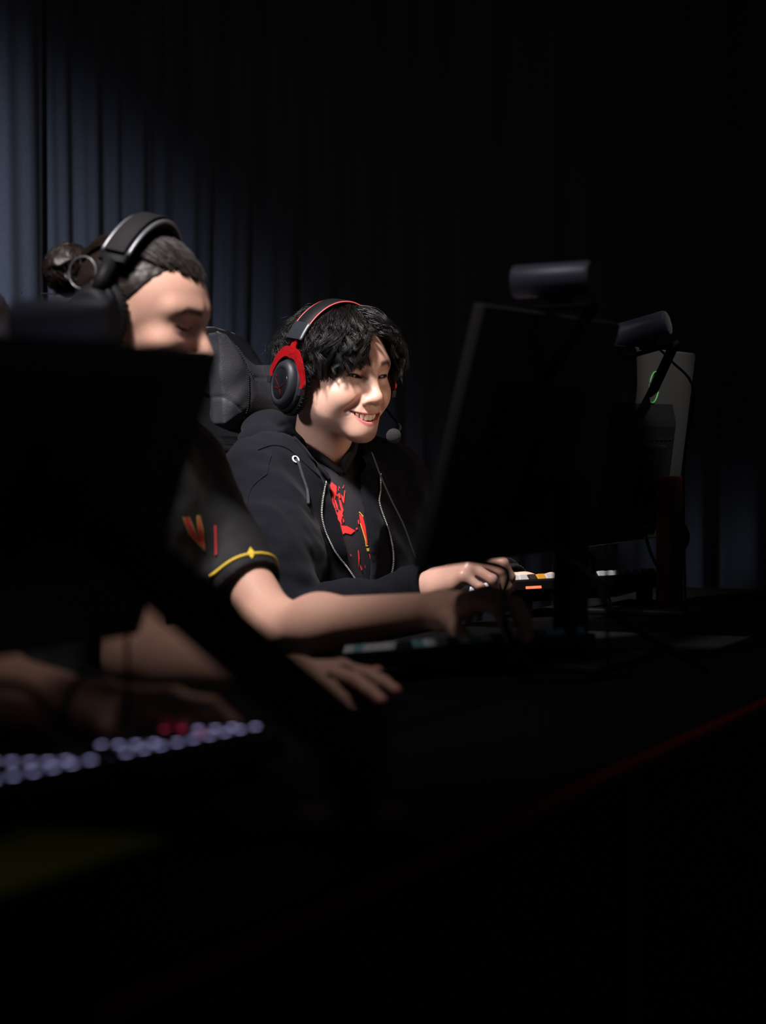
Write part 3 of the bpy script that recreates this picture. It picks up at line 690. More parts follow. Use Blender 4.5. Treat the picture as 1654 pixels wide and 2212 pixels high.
def hoodie_field(p):
    q = TB.l(p).astype(f32); d0, ds = hoodie_solid(p, True); d = smax(d0, -(d0 + 0.0105), 0.002)
    d = smax(d, -(rcone(q, (0, -0.045, -0.04), (0, -0.03, 0.12), 0.072, 0.085)), 0.01)
    ar = np.interp(q[:, 2], cRz, cRa); al = np.interp(q[:, 2], cLz, cLa); up = np.clip(q[:, 2] - cRz[-1], 0, 1)
    op = np.maximum(np.maximum(q[:, 0] - ar - up * 0.6, al - up * 0.6 - q[:, 0]), -q[:, 1]); d = smax(d, -op, 0.004); d = smin(d, smax(ds, -(ds + 0.0105), 0.002), 0.012)
    for cu, el in ((cuffR, elR), (cuffL, elL)):
        ax = N(cu - el).astype(f32); near = sph(p, cu, 0.09); d = np.where(near < 0, np.maximum(d, (p - cu.astype(f32)) @ ax), d)
    h = hood_field(p); h = smax(h, -(rcone(q, (0, -0.040, -0.05), (0, -0.028, 0.12), 0.062, 0.072)), 0.008)
    return smin(d, smax(h, -op, 0.004), 0.006)
pp = np.array([shR, shL, elR, elL, cuffR, cuffL, TB.w(0, -0.15, 0.1), TB.w(0, 0.1, -0.58)])
v, q = nets(hoodie_field, pp.min(0) - 0.13, pp.max(0) + 0.11, 0.0034)
hoodie = mesh_obj('hoodie', v, q, 'hoodie_fleece', B_root, world=True, label='black zip hoodie worn open')
# rib cuffs
for cu, el in ((cuffR, elR), (cuffL, elL)):
    ax = N(cu - el); a0 = cu - ax * 0.028; mb = MB(); x = N(np.cross(ax, (0, 0, 1))); y = np.cross(ax, x); n = 72; V = []; Fq = []
    prof = [(0.0405, -0.004), (0.0440, 0.0), (0.0425, 0.02), (0.0395, 0.036), (0.0355, 0.040), (0.0345, 0.03)]
    for r, s in prof:
        for k in range(n):
            w = r + (0.0012 if k % 2 else -0.0004); t = 2 * math.pi * k / n; V.append(a0 + ax * s + w * (math.cos(t) * x + math.sin(t) * y))
    for i in range(len(prof) - 1):
        for k in range(n): Fq.append([i * n + k, i * n + (k + 1) % n, (i + 1) * n + (k + 1) % n, (i + 1) * n + k])
    mesh_obj('cuff', V, Fq, 'hoodie_fleece', B_root, world=True)
# zipper tape teeth on both front edges
hoodie_front = lambda p: smin(hood_torso(p), hood_field(p), 0.006)
zipN = [(701, 1042), (695, 1075), (692, 1108), (697, 1140), (707, 1164), (721, 1188), (740, 1213), (758, 1238), (776, 1264)]
zipF = [(820, 1024), (819, 1060), (817, 1088), (832, 1134), (842, 1164), (847, 1190), (846, 1224), (838, 1258)]
for zl in (zipN, zipF):
    pts = []; nr = []
    for x, y in catmull([(a, b, 0) for a, b in zl], 7)[:, :2]:
        w = march(hoodie_front, x, y, off=0.0018)
        if w: pts.append(w[0]); nr.append(w[1])
    pts = np.array(pts); seg = np.r_[0, np.cumsum(np.linalg.norm(np.diff(pts, axis=0), axis=1))]; mb = MB(); s = 0.0; tape = MB()
    tape.tube(pts - np.array(nr) * 0.0006, 0.0021, 6); tape.build('zip_tape', 'hoodie_lining', B_root, True, world=True)
    while s < seg[-1]:
        p = np.array([np.interp(s, seg, pts[:, k]) for k in range(3)]); j = min(np.searchsorted(seg, s), len(pts) - 2)
        t = N(pts[j + 1] - pts[j]); n = N(nr[j] - t * (nr[j] @ t)); mb.box(p + n * 0.0012, (0.0014, 0.0026, 0.0016), np.stack([t, np.cross(n, t), n]).T); s += 0.0031
    mb.build('zipper_teeth', 'zip_metal', B_root, world=True, kind='stuff', label='silver zipper teeth')
w = [march(hoodie_front, x, y, off=0.003) for x, y in ((760, 1252), (767, 1266))]
MB().tube([w[0][0], w[1][0]], [0.0022, 0.0016], 10).build('zip_pull', 'zip_metal', B_root, True, world=True)
# raised seams: armhole and hood edge
for nm, sl_, r_ in (('shoulder_seam', [(585, 984), (579, 1004), (577, 1024)], 0.0013), ('shoulder_seam', [(577, 1024), (556, 1040), (541, 1058), (534, 1085), (535, 1120)], 0.0013), ('hood_hem', [(628, 938), (646, 958), (668, 986), (690, 1012), (710, 1036)], 0.0034), ('hood_hem', [(556, 972), (585, 962), (612, 965), (636, 980), (662, 1004), (690, 1030)], 0.0018)):
    L = [march(hoodie_front, x, y, off=0.0002) for x, y in catmull([(a, b, 0) for a, b in sl_], 5)[:, :2]]; L = [w[0] for w in L if w]
    if len(L) > 3: MB().tube(catmull(L, 2), r_, 6).build(nm, 'hoodie_fleece', B_root, True, world=True)
# eyelet and cord
we = march(hoodie_front, 638, 993, off=0.001); n = we[1]; x = N(np.cross(n, (0, 0, 1))); y = np.cross(n, x)
MB().tube([we[0] + 0.0062 * (math.cos(k) * x + math.sin(k) * y) for k in np.linspace(0, 2 * math.pi, 24, endpoint=False)], 0.0017, 8, closed=True).build('eyelet', 'zip_metal', B_root, True, world=True)
cp = [we[0]] + [march(hoodie_front, x, y, off=0.0035)[0] for x, y in ((643, 1003), (648, 1018), (652, 1032), (657, 1047), (661, 1066), (663, 1090))]
MB().tube(catmull(cp, 6), 0.0028, 8).build('drawcord', 'cord_woven', B_root, True, world=True)
# ---- jersey under the hoodie
vt = TB.l(march(lambda p: torso_field(p, TB, 0.010), 736, 1023)[0])
def vline(q): return q[:, 2] - (vt[2] + 1.05 * np.abs(q[:, 0] - vt[0] * np.clip(1 - np.abs(q[:, 0]) / 0.1, 0, 1)))
def jersey_field(p):
    q = TB.l(p).astype(f32); d = torso_field(p, TB, 0.011) + 0.0035 * vnoise(p * np.array([1, 1, 0.5], f32), 22, 8)
    cut = np.where(q[:, 1] > -0.02, vline(q), q[:, 2] - 0.05); return smax(d, cut, 0.003)
v, q = nets(jersey_field, np.array(TB.o) - (0.24, 0.24, 0.56), np.array(TB.o) + (0.24, 0.24, 0.08), 0.0040)
mesh_obj('jersey', v, q, 'jersey_dark', B_root, world=True, label='dark jersey with red splatter print')
def onfront(f, a, c, off):
    b = 0.25
    while b > -0.2:
        h = float(f(TB.w(a, b, c)[None].astype(f32))[0])
        if h < 0.0005: break
        b -= max(h * 0.7, 0.0005)
    return TB.w(a, b + off, c)
tf = lambda p: smin(torso_field(p, TB, 0.010), rcone(p, FB.w(0, -0.025, -0.075), nkB, 0.053, 0.060), 0.03)
col = []
for sg in (1, -1):
    L = [onfront(tf, vt[0] + sg * s, vt[2] + 1.0 * s, 0.0) for s in np.linspace(0, 0.062, 9)]
    mb = MB().tube(L + [TB.w(sg * 0.060, -0.045, 0.040), TB.w(sg * 0.02, -0.085, 0.052), TB.w(0, -0.088, 0.053)], 0.0085, 10)
    mb.build('collar', 'jersey_black', B_root, True, world=True)
Z = lambda pts: [(640 + x / 6.362, 980 + y / 6.362) for x, y in pts]
red = [[(480, 395), (545, 452), (548, 520), (525, 622), (505, 600), (480, 520), (455, 440)], [(395, 472), (435, 448), (450, 495), (402, 490)], [(450, 620), (482, 610), (520, 700), (536, 756), (492, 732), (460, 680)],
       [(510, 640), (535, 640), (568, 760), (548, 756)], [(575, 640), (600, 640), (640, 780), (622, 842), (592, 720)], [(600, 560), (640, 600), (655, 500), (665, 520), (648, 690), (628, 660)], [(560, 560), (590, 545), (600, 620), (575, 600)],
       [(570, 800), (610, 790), (628, 850), (602, 962), (560, 900)], [(600, 985), (690, 995), (800, 1060), (742, 1110), (662, 1090), (632, 1110)], [(835, 920), (850, 905), (860, 960), (842, 972)], [(808, 1025), (830, 1015), (836, 1035), (810, 1050)],
       [(835, 1325), (850, 1330), (862, 1440), (850, 1560), (842, 1440)], [(725, 1385), (745, 1380), (750, 1420)], [(870, 1520), (897, 1580), (886, 1606), (870, 1560)], [(930, 1515), (946, 1570), (934, 1564)], [(985, 1370), (1000, 1380), (1015, 1460), (1000, 1440)], [(948, 1728), (1002, 1750), (960, 1756)], [(620, 480), (650, 430), (640, 480)]]
rr_ = random.Random(3)
for _ in range(34):                                   # loose flecks of the print
    y0 = rr_.uniform(430, 960); x0 = 470 + (y0 - 430) * 0.22 + rr_.uniform(-30, 120) * (1 - (y0 - 430) / 900); h_ = rr_.uniform(15, 75); w_ = rr_.uniform(5, 14); red.append([(x0, y0), (x0 + w_, y0 + h_ * 0.2), (x0 + w_ * 1.2 + 6, y0 + h_), (x0 + 2, y0 + h_ * 0.7)])
decal('splatter_print', [Z(p) for p in red], jersey_field, 'print_red', B_root, label='red splatter print', kind='stuff')
decal('chest_emblem', [Z([(852, 828), (905, 868), (940, 1010), (972, 1240), (946, 1250), (870, 962)])], jersey_field, 'print_red', B_root, 0.0020, label='red letter on the chest')
decal('emblem_outline', [Z([(845, 812), (858, 800), (908, 858), (906, 872), (860, 818)]), Z([(862, 962), (872, 958), (945, 1180), (950, 1255), (975, 1258), (975, 1270), (940, 1275), (934, 1190)]), Z([(948, 1300), (985, 1295), (990, 1335), (960, 1342)])], jersey_field, 'print_yellow', B_root, 0.0024)
legs_and_shoes(B_root, TB, 0.05, 0.44)

# ---- red and black headset
hs = thing('gaming_headset', FB.w(0, 0, 0), 'black and red gaming headset with boom microphone on the smiling person', 'headset')
def hw(*p): return FB.w(*p) - FB.o
EC = np.array((0.0915, -0.018, -0.030))
def cup(parent, sg, c, F, sc=1.0, cm='plastic_soft', fm='plastic_gloss', logo=True):
    # outward axis x (side), up c, forward b; slightly toed
    ax = N(np.array([1.0, -0.10, 0.06]) * (sg, 1, 1)); up = N(np.array([0, 0.12, 1.0]) - ax * (np.array([0, 0.12, 1.0]) @ ax)); fw = np.cross(up, ax) * sg; fw = fw if fw[1] > 0 else -fw
    def ring(prof, name, m, n=56):
        V = []; Fq = []
        for r, h in prof:
            for k in range(n):
                t = 2 * math.pi * k / n; V.append(c + ax * h * sc + (r * 0.78 * math.cos(t) * fw + r * math.sin(t) * up) * sc)
        for i in range(len(prof) - 1):
            for k in range(n):
                Q = [i * n + k, i * n + (k + 1) % n, (i + 1) * n + (k + 1) % n, (i + 1) * n + k]; Fq.append(Q)
        Fq.append([(len(prof) - 1) * n + k for k in range(n)])
        return mesh_obj(name, np.array([F.w(p) - F.o for p in V]), Fq, m, parent, True)
    ring([(0.046, -0.016), (0.056, -0.012), (0.058, -0.004), (0.055, 0.002), (0.050, 0.003)], 'ear_cushion', 'cushion_black')
    mb = MB()
    for k in range(44):
        t = 2 * math.pi * k / 44; p = c + ax * (-0.008) * sc + (0.0572 * 0.78 * math.cos(t) * fw + 0.0572 * math.sin(t) * up) * sc
        mb.tube([F.w(p - ax * 0.005) - F.o, F.w(p + ax * 0.008) - F.o], 0.0012, 4)
    mb.build('cushion_pleats', 'cushion_black', parent, True, kind='stuff')
    ring([(0.048, 0.001), (0.052, 0.003), (0.052, 0.010), (0.047, 0.013)], 'cup_back', cm)
    ring([(0.046, 0.012), (0.0465, 0.017), (0.043, 0.0235), (0.037, 0.0275), (0.0315, 0.0280), (0.030, 0.0262)], 'ear_cup', cm)
    ring([(0.030, 0.0262), (0.028, 0.0275), (0.018, 0.029), (0.004, 0.0295)], 'cup_plate', fm)
    if logo:
        mb = MB(); g = lambda a, b: F.w(c + ax * 0.0295 * sc + fw * a * sc + up * b * sc) - F.o
        for a, b in (((-0.014, 0.008), (0.006, -0.008)), ((0.006, -0.008), (0.016, 0.004)), ((-0.014, -0.010), (0.006, -0.008)), ((0.006, -0.008), (0.014, -0.022)), ((-0.010, 0.010), (-0.015, 0.014))):
            mb.tube([g(*a), g((a[0] + b[0]) / 2 + 0.001, (a[1] + b[1]) / 2), g(*b)], [0.0007, 0.0011, 0.0005], 5)
        mb.build('cup_logo', 'logo_red', parent, True)
    return ax, up, fw
def band(parent, F, A, Hh, b0, width, thick, name, m, t0=0.12, t1=0.88, n=48, tilt=0.0):
    V = []; Fq = []; prof = [(-0.5, 0), (-0.5, 0.7), (-0.42, 1), (0.42, 1), (0.5, 0.7), (0.5, 0), (0.42, -0.15), (-0.42, -0.15)]; k = len(prof)
    for i in range(n + 1):
        t = math.pi * (t0 + (t1 - t0) * i / n); rad = np.array([math.cos(t), 0, math.sin(t)])
        for x, y in prof:
            p = np.array([A * math.cos(t), b0 + tilt * math.sin(t) + x * width, Hh * math.sin(t)]) + rad * y * thick; V.append(F.w(p) - F.o)
    for i in range(n):
        for j in range(k): Fq.append([i * k + j, i * k + (j + 1) % k, (i + 1) * k + (j + 1) % k, (i + 1) * k + j])
    Fq += [list(range(k))[::-1], [n * k + j for j in range(k)]]
    return autosmooth(mesh_obj(name, V, Fq, m, parent, True), 50)
HB = dict(A=0.0945, Hh=0.1150, b0=-0.024, tilt=0.012)
bd = band(hs, FB, HB['A'], HB['Hh'], HB['b0'], 0.036, 0.011, 'headband', 'plastic_black', 0.215, 0.785, tilt=HB['tilt'])
for e in (-0.5, 0.5):
    mb = MB(); L = []
    for t in np.linspace(0.22, 0.78, 130):
        t *= math.pi; p = np.array([HB['A'] * math.cos(t), HB['b0'] + HB['tilt'] * math.sin(t) + e * 0.037, HB['Hh'] * math.sin(t)]) + np.array([math.cos(t), 0, math.sin(t)]) * 0.0085; L.append(hw(p))
    L = np.array(L); mb.tube(L, 0.0010 + 0.0007 * (np.arange(len(L)) % 2), 6).build('stitching', 'stitch_red', bd, True, label='red stitched edge')
for sg in (1, -1):
    a0, a1 = (0.135, 0.222) if sg > 0 else (0.778, 0.865)
    sl = band(hs, FB, HB['A'] - 0.001, HB['Hh'], HB['b0'], 0.040, 0.014, 'slider_block', 'plastic_soft', a0, a1, 8, tilt=HB['tilt'])
    L = [hw(np.array([HB['A'] * math.cos(t * math.pi), HB['b0'] + HB['tilt'] * math.sin(t * math.pi) + 0.0195, HB['Hh'] * math.sin(t * math.pi)]) + np.array([math.cos(t * math.pi), 0, math.sin(t * math.pi)]) * 0.010) for t in np.linspace(a0, a1, 8)]
    MB().tube(L, 0.0032, 8).build('slider_trim', 'satin_metal', sl, True)
    c = EC * (sg, 1, 1); ax, up, fw = cup(hs, sg, c, FB, 0.95)
    # fork: stem down from the slider, then two tines round the cup
    st = np.array([sg * HB['A'] * math.cos(0.135 * math.pi), HB['b0'] + 0.004, HB['Hh'] * math.sin(0.135 * math.pi)])
    crown = c + up * 0.060 + ax * 0.014; mb = MB()
    def strip(path, w, th=0.0045):
        path = catmull(path, 6); w = np.interp(np.linspace(0, 1, len(path)), np.linspace(0, 1, len(w)), w); V = []; Fq = []
        T = np.gradient(path, axis=0)
        for p, t, ww in zip(path, T, w):
            s = N(np.cross(t, ax)); V += [p - s * ww / 2 - ax * th / 2, p + s * ww / 2 - ax * th / 2, p + s * ww / 2 + ax * th / 2, p - s * ww / 2 + ax * th / 2]
        for i in range(len(path) - 1):
            for j in range(4): Fq.append([i * 4 + j, i * 4 + (j + 1) % 4, (i + 1) * 4 + (j + 1) % 4, (i + 1) * 4 + j])
        Fq += [[3, 2, 1, 0], [len(V) - 4, len(V) - 3, len(V) - 2, len(V) - 1]]
        mb.add([hw(p) for p in V], Fq)
    strip([st + ax * 0.004, (st + crown) / 2 + ax * 0.003, crown + up * 0.002, crown - up * 0.006], [0.017, 0.016, 0.018, 0.022])
    for q in (1, -1):
        tip = c + fw * q * 0.049 + up * 0.004 + ax * 0.012
        strip([crown - up * 0.002, crown - up * 0.004 + fw * q * 0.018, c + up * 0.040 + fw * q * 0.036 + ax * 0.014, tip + up * 0.012 + fw * q * 0.0008, tip], [0.020, 0.018, 0.014, 0.011, 0.008])
        MB().box(hw(tip - up * 0.006), (0.011, 0.010, 0.014), np.stack([FB.w(ax) - FB.o, FB.w(fw) - FB.o, FB.w(up) - FB.o]).T, 0.0012).build('pivot_block', 'plastic_soft', hs)
    autosmooth(mb.build('yoke', 'red_metal', hs, label='red metal fork holding the ear cup'), 35)
mic = np.array((-0.030, 0.1290, -0.1010))
MB().tube([hw(p) for p in catmull([(-0.098, 0.010, -0.055), (-0.092, 0.055, -0.078), (-0.072, 0.100, -0.090), mic], 8)], 0.0020, 8).build('mic_boom', 'plastic_black', hs, True)
mb = MB(); v, q = nets(lambda p: sph(p, mic, 0.0135), mic - 0.02, mic + 0.02, 0.0025); mesh_obj('mic_foam', np.array([hw(p) for p in v]), q, 'foam_black', hs, True, label='round black foam windscreen')
cb = [FB.w(-0.098, -0.01, -0.075), W(792, 950, 4.16), W(806, 985, 4.10), W(822, 1028, 4.04), W(846, 1082, 3.98), W(872, 1135, 3.94), W(892, 1190, 3.90), W(915, 1250, 3.86), W(960, 1300, 3.80)]
MB().tube([p - FB.o for p in catmull(cb, 8)], 0.0016, 6).build('headset_cable', 'cable_black', hs, True)
# ================================================================== the player with the hair bun
SKIN_A = np.array((0.50, 0.285, 0.215))
FA = Frame((0, 0, 0), 68, 13); FA.o = W(388, 703, 3.33) - 0.0325 * FA.r - 0.076 * FA.f
TA = Frame(W(285, 925, 3.42), 66)
A_root = thing('person', (*TA.w(0, -0.1, 0)[:2], 0.0), 'person with a brown hair bun in a black short-sleeved jersey, looking down past a monitor', 'person')
shR, elR, wrR = W(222, 1035, 3.24), W(300, 1430, 2.98), W(618, 1462, 2.78)
shL, elL, wrL = W(400, 1040, 3.54), W(596, 1358, 3.34), W(945, 1318, 3.13)
hR = hand_prims(wrR, W(742, 1456, 2.67) - wrR, (-0.1, -0.25, 1), 1, [(14, 12, 6), (15, 14, 6), (16, 14, 6), (16, 14, 6)], splay=(10, 3, -6, -15))
hL = hand_prims(wrL, W(1070, 1282, 3.06) - wrL, (0, -0.25, 1), -1, [(22, 52, 22), (26, 52, 20), (30, 50, 20), (30, 45, 20)], splay=(7, 1, -4, -10), thumb=((32, -40), (12, -38)))
nkA = TA.w(0, -0.03, -0.02)
parts = [head_mesh(FA, False, nkA, SKIN_A, (0.50, 0.20, 0.17), ((0.028, 0.016, 0.011), 0.95), 0.054, 0.060, vox=0.0022, nose=2.2)]
parts.append(arm_mesh(shR, elR, wrR, hR, SKIN_A)); parts.append(arm_mesh(shL, elL, wrL, hL, SKIN_A, R=(0.044, 0.036, 0.038, 0.0245)))
v, q = nets(lambda p: torso_field(p, TA), np.array(TA.o) - ext - (0, 0, 0.62), np.array(TA.o) + ext + (0, 0, 0.08), 0.009); parts.append((v, q, SKIN_A))
v, q, C = join(parts); mesh_obj('body', v, q, 'skin_fair', A_root, world=True, col=C)
for sg in (1, -1):
    v, q, C = eye_mesh(FA, sg, (0, 1.0, -0.25)); mesh_obj('eye', v, q, 'eyeball', A_root, world=True, col=C)
# hair: short sides, long top combed back into a bun
def capA(p):
    d = ell(p, SC, SR + 0.0035) + 0.0012 * vnoise(p, 160, 3)
    return smax(d, (p[:, 1] - 0.050) * 0.80 + (0.072 - p[:, 2]) * 0.60, 0.006)
v, q = nets(capA, (-0.09, -0.12, -0.08), (0.09, 0.10, 0.13), 0.003); mesh_obj('hair_cap', FA.w(v), q, 'hair_brown', A_root, world=True)
BUN = np.array((0.0, -0.138, 0.040)); S = 1500; M = 16; t = np.linspace(0, 1, M)[None, :, None]
ph = RNG.uniform(-1.5, 1.5, S); th = 1.10 - 0.20 * np.abs(ph) - RNG.uniform(0, 0.75, S) ** 1.5
d0 = np.stack([np.sin(th) * np.sin(ph), np.sin(th) * np.cos(ph), np.cos(th)], 1)[:, None]; d1 = N(BUN - SC)[None, None]
dm = np.array([0, -0.25, 1.0])[None, None] + np.stack([0.7 * np.sin(ph), 0 * ph, 0 * ph], 1)[:, None]
dd = d0 * (1 - t) ** 2 + 2 * t * (1 - t) * dm + d1 * t * t; dd /= np.linalg.norm(dd, axis=2, keepdims=True)
lift = (0.004 + 0.011 * np.sin(np.clip(t * 3.4, 0, 1.6)) * np.exp(-(np.abs(ph) / 0.9) ** 2)[:, None, None] + RNG.uniform(0, 0.004, (S, 1, 1)) + 0.0025 * np.sin(14 * t + RNG.uniform(0, 6, (S, 1, 1))))
P = SC + dd * (SR + lift); P[:, -2:] += RNG.normal(0, 0.006, (S, 1, 3))
v, q = strands(FA.w(P.reshape(-1, 3)).reshape(P.shape), np.broadcast_to(0.0009 * np.ones((1, M)), (S, M)), 4); mesh_obj('hair', v, q, 'hair_brown', A_root, world=True)
bun_f = lambda p: ell(p, BUN, (0.036, 0.031, 0.034)) + 0.004 * np.sin(140 * (p[:, 2] - BUN[2]) + 90 * p[:, 0] + 2 * vnoise(p, 60, 2)) + 0.004 * vnoise(p, 70, 5)
v, q = nets(bun_f, BUN - 0.05, BUN + 0.05, 0.0022); bunh = mesh_obj('hair_bun', FA.w(v), q, 'hair_brown', A_root, world=True)
S = 260; u = RNG.normal(size=(S, 3)); u /= np.linalg.norm(u, axis=1)[:, None]; w_ = np.cross(u, (0.2, 1, 0.3)); w_ /= np.linalg.norm(w_, axis=1)[:, None]; an = np.linspace(0, 1.9, 12)
P = BUN + 0.036 * (np.cos(an)[None, :, None] * u[:, None] + np.sin(an)[None, :, None] * w_[:, None]) * RNG.uniform(0.92, 1.12, (S, 1, 1))
v, q = strands(FA.w(P.reshape(-1, 3)).reshape(P.shape), 0.0007 * np.ones((S, 12)), 3); mesh_obj('bun_strands', v, q, 'hair_brown', bunh, world=False)
bunh.children[0].location = Vector(-worldpos(bunh))
# jersey
hemL = shL + (elL - shL) * 0.72; hemR = shR + (elR - shR) * 0.78
def jerseyA_field(p):
    d = torso_field(p, TA, 0.020)
    for sh, hm, el in ((shL, hemL, elL), (shR, hemR, elR)):
        ax = N(el - sh).astype(f32); e = rcone(p, sh, hm + (el - sh) * 0.15, 0.062, 0.046); d0 = smin(d, e, 0.05)
        cutp = (p - hm.astype(f32)) @ ax; near = sph(p, hm, 0.16); d = np.where((near < 0) & (e < d + 0.02), smax(d0, cutp, 0.003), d0)
    d = d + 0.006 * vnoise(p * np.array([1, 1, 0.45], f32) + 0.3 * p[:, [2, 0, 1]], 18, 11) + 0.0022 * vnoise(p, 42, 4)
    q = TA.l(p).astype(f32)
    return smax(d, -rcone(q, (0, -0.03, -0.02), (0, -0.01, 0.12), 0.062, 0.09), 0.006)
pp = np.array([shR, shL, hemR, hemL, TA.w(0, -0.15, 0.05), TA.w(0, 0.1, -0.58)])
v, q = nets(jerseyA_field, pp.min(0) - 0.13, pp.max(0) + 0.13, 0.0042); mesh_obj('jersey', v, q, 'jersey_black', A_root, world=True, label='black jersey with red lettering and yellow hem stripe')
Y = lambda pts: [(x / 2.668, 900 + y / 2.668) for x, y in pts]
decal('chest_letter', [Y([(1045, 575), (1085, 575), (1136, 690), (1126, 572), (1146, 570), (1168, 660), (1178, 775), (1140, 740), (1085, 680)])], jerseyA_field, 'letter_yellow_shaded', A_root, 0.0016)
decal('chest_letter_fill', [Y([(1053, 583), (1081, 583), (1137, 712), (1134, 582), (1141, 580), (1161, 662), (1171, 760), (1140, 731), (1090, 674)]), Y([(1228, 630), (1241, 630), (1249, 800), (1234, 800)])], jerseyA_field, 'letter_red_shaded', A_root, 0.0022)
decal('sleeve_badge', [Y([(1440, 755), (1467, 790), (1450, 822), (1423, 790)])], jerseyA_field, 'print_yellow', A_root, 0.0018)
for hm, sh, el in ((hemL, shL, elL), (hemR, shR, elR)):           # yellow stripe round each sleeve hem
    ax = N(el - sh); x = N(np.cross(ax, (0, 0, 1))); y = np.cross(ax, x); L = []
    for k in np.linspace(0, 2 * math.pi, 60, endpoint=False):
        d = math.cos(k) * x + math.sin(k) * y; lo_, hi_ = 0.01, 0.12; c = hm - ax * 0.016
        for _ in range(22):
            m_ = (lo_ + hi_) / 2
            if jerseyA_field((c + d * m_)[None].astype(f32))[0] < 0: lo_ = m_
            else: hi_ = m_
        if lo_ < 0.066: L.append((k, c + d * (lo_ + 0.0006)))
    g_ = [i for i in range(len(L)) if L[i][0] - L[i - 1][0] > 0.12]; L = [p for _, p in (L[g_[0]:] + L[:g_[0]] if g_ else L)]
    MB().tube(L, 0.0026, 6, closed=len(L) == 60).build('sleeve_stripe', 'print_yellow', A_root, True, world=True)
decal('side_print', [Y([(862, 1150), (880, 1130), (902, 1190), (908, 1270), (890, 1292), (866, 1230)]), Y([(900, 1095), (925, 1100), (930, 1150), (912, 1140)])], jerseyA_field, 'print_red', A_root, 0.0018)
legs_and_shoes(A_root, TA, 0.05, 0.44)
# black headset of that player
hs2 = thing('gaming_headset', FA.w(0, 0, 0), 'plain black gaming headset on the person with the hair bun', 'headset')
bd = band(hs2, FA, 0.096, 0.132, -0.030, 0.044, 0.010, 'headband', 'plastic_black', 0.17, 0.83, tilt=0.015)
band(hs2, FA, 0.108, 0.144, -0.030, 0.032, 0.0035, 'headband_strap', 'cushion_black', 0.20, 0.80, tilt=0.015)
for e in (-0.5, 0.5):
    L = [FA.w(np.array([0.104 * math.cos(s), -0.030 + 0.015 * math.sin(s) + e * 0.042, 0.140 * math.sin(s)])) - FA.o for s in np.linspace(0.2, 0.8, 40) * math.pi]
    MB().tube(L, 0.0032, 8).build('band_rail', 'satin_metal', bd, True)
for sg in (1, -1):
    c = np.array((sg * 0.092, -0.030, -0.022)); ax, up, fw = cup(hs2, sg, c, FA, 1.12, 'plastic_black', 'plastic_black', False)
    st = np.array([sg * 0.098 * math.cos(0.17 * math.pi), -0.026, 0.134 * math.sin(0.17 * math.pi)])
    g = lambda p: FA.w(p) - FA.o
    MB().tube([g(st), g(c + up * 0.062 + ax * 0.014), g(c + up * 0.04 + ax * 0.016)], [0.012, 0.012, 0.009], 10).build('yoke', 'plastic_black', hs2, True)
    MB().tube([g(c + ax * 0.026 + 0.012 * (math.cos(k) * fw + math.sin(k) * up)) for k in np.linspace(0, 6.283, 28, endpoint=False)], 0.0012, 6, closed=True).build('cup_ring', 'satin_metal', hs2, True)
    MB().tube([g(np.array((sg * 0.088, -0.065, 0.045)) + 0.023 * (math.cos(k) * fw + math.sin(k) * up)) for k in np.linspace(0, 6.283, 32, endpoint=False)], 0.0011, 6, closed=True).build('wire_loop', 'satin_metal', hs2, True)
MB().tube([FA.w(p) - FA.o for p in catmull([(-0.11, 0.0, -0.06), (-0.10, 0.05, -0.09), (-0.08, 0.09, -0.10)], 8)], 0.0025, 8).build('mic_boom', 'plastic_black', hs2, True)

# ================================================================== the player mostly outside the frame, hand on the glowing keyboard
SKIN_C = np.array((0.42, 0.23, 0.16))
TC = Frame((-0.70, 2.42, 1.02), ROW_YAW); FC = Frame(TC.w(0, 0.06, 0.17), ROW_YAW, 12)
C_root = thing('person', (*TC.w(0, -0.1, 0)[:2], 0.0), 'person in a dark jersey with a beaded bracelet, hand on the glowing keyboard', 'person')
shL, elL, wrL = TC.w(-0.175, -0.02, -0.05), W(-118, 1478, 2.46), W(205, 1530, 2.26)
shR, elR, wrR = TC.w(0.175, -0.02, -0.05), TC.w(0.23, 0.02, -0.29), TC.w(0.17, 0.22, -0.235)
wrR[2] = DESK + 0.035
hL = hand_prims(wrL, W(345, 1520, 2.22) - wrL, (0, -0.2, 1), -1, [(14, 30, 15), (14, 32, 15), (14, 32, 15), (14, 30, 15)], thumb=((30, -12), (12, -8)))
hR = hand_prims(wrR, -np.array([*V2, 0.05]), (0, 0, 1), 1, [(15, 20, 10)] * 4)
nkC = TC.w(0, -0.03, -0.02)
parts = [head_mesh(FC, False, nkC, SKIN_C, (0.45, 0.18, 0.15), ((0.02, 0.012, 0.01), 0.9), 0.054, 0.060, vox=0.0035)]
parts.append(arm_mesh(shL, elL, wrL, hL, SKIN_C, 0.0030)); parts.append(arm_mesh(shR, elR, wrR, hR, SKIN_C, 0.0034))
v, q = nets(lambda p: torso_field(p, TC), np.array(TC.o) - ext - (0, 0, 0.62), np.array(TC.o) + ext + (0, 0, 0.08), 0.010); parts.append((v, q, SKIN_C))
v, q, C = join(parts); mesh_obj('body', v, q, 'skin_fair', C_root, world=True, col=C)
v, q = nets(lambda p: cap_field(p, 0.012), (-0.11, -0.13, -0.10), (0.11, 0.12, 0.14), 0.004); mesh_obj('hair', FC.w(v), q, 'hair_brown', C_root, world=True)
for sg in (1, -1):
    v, q, C = eye_mesh(FC, sg, (0, 1.0, -0.2)); mesh_obj('eye', v, q, 'eyeball', C_root, world=True, col=C)
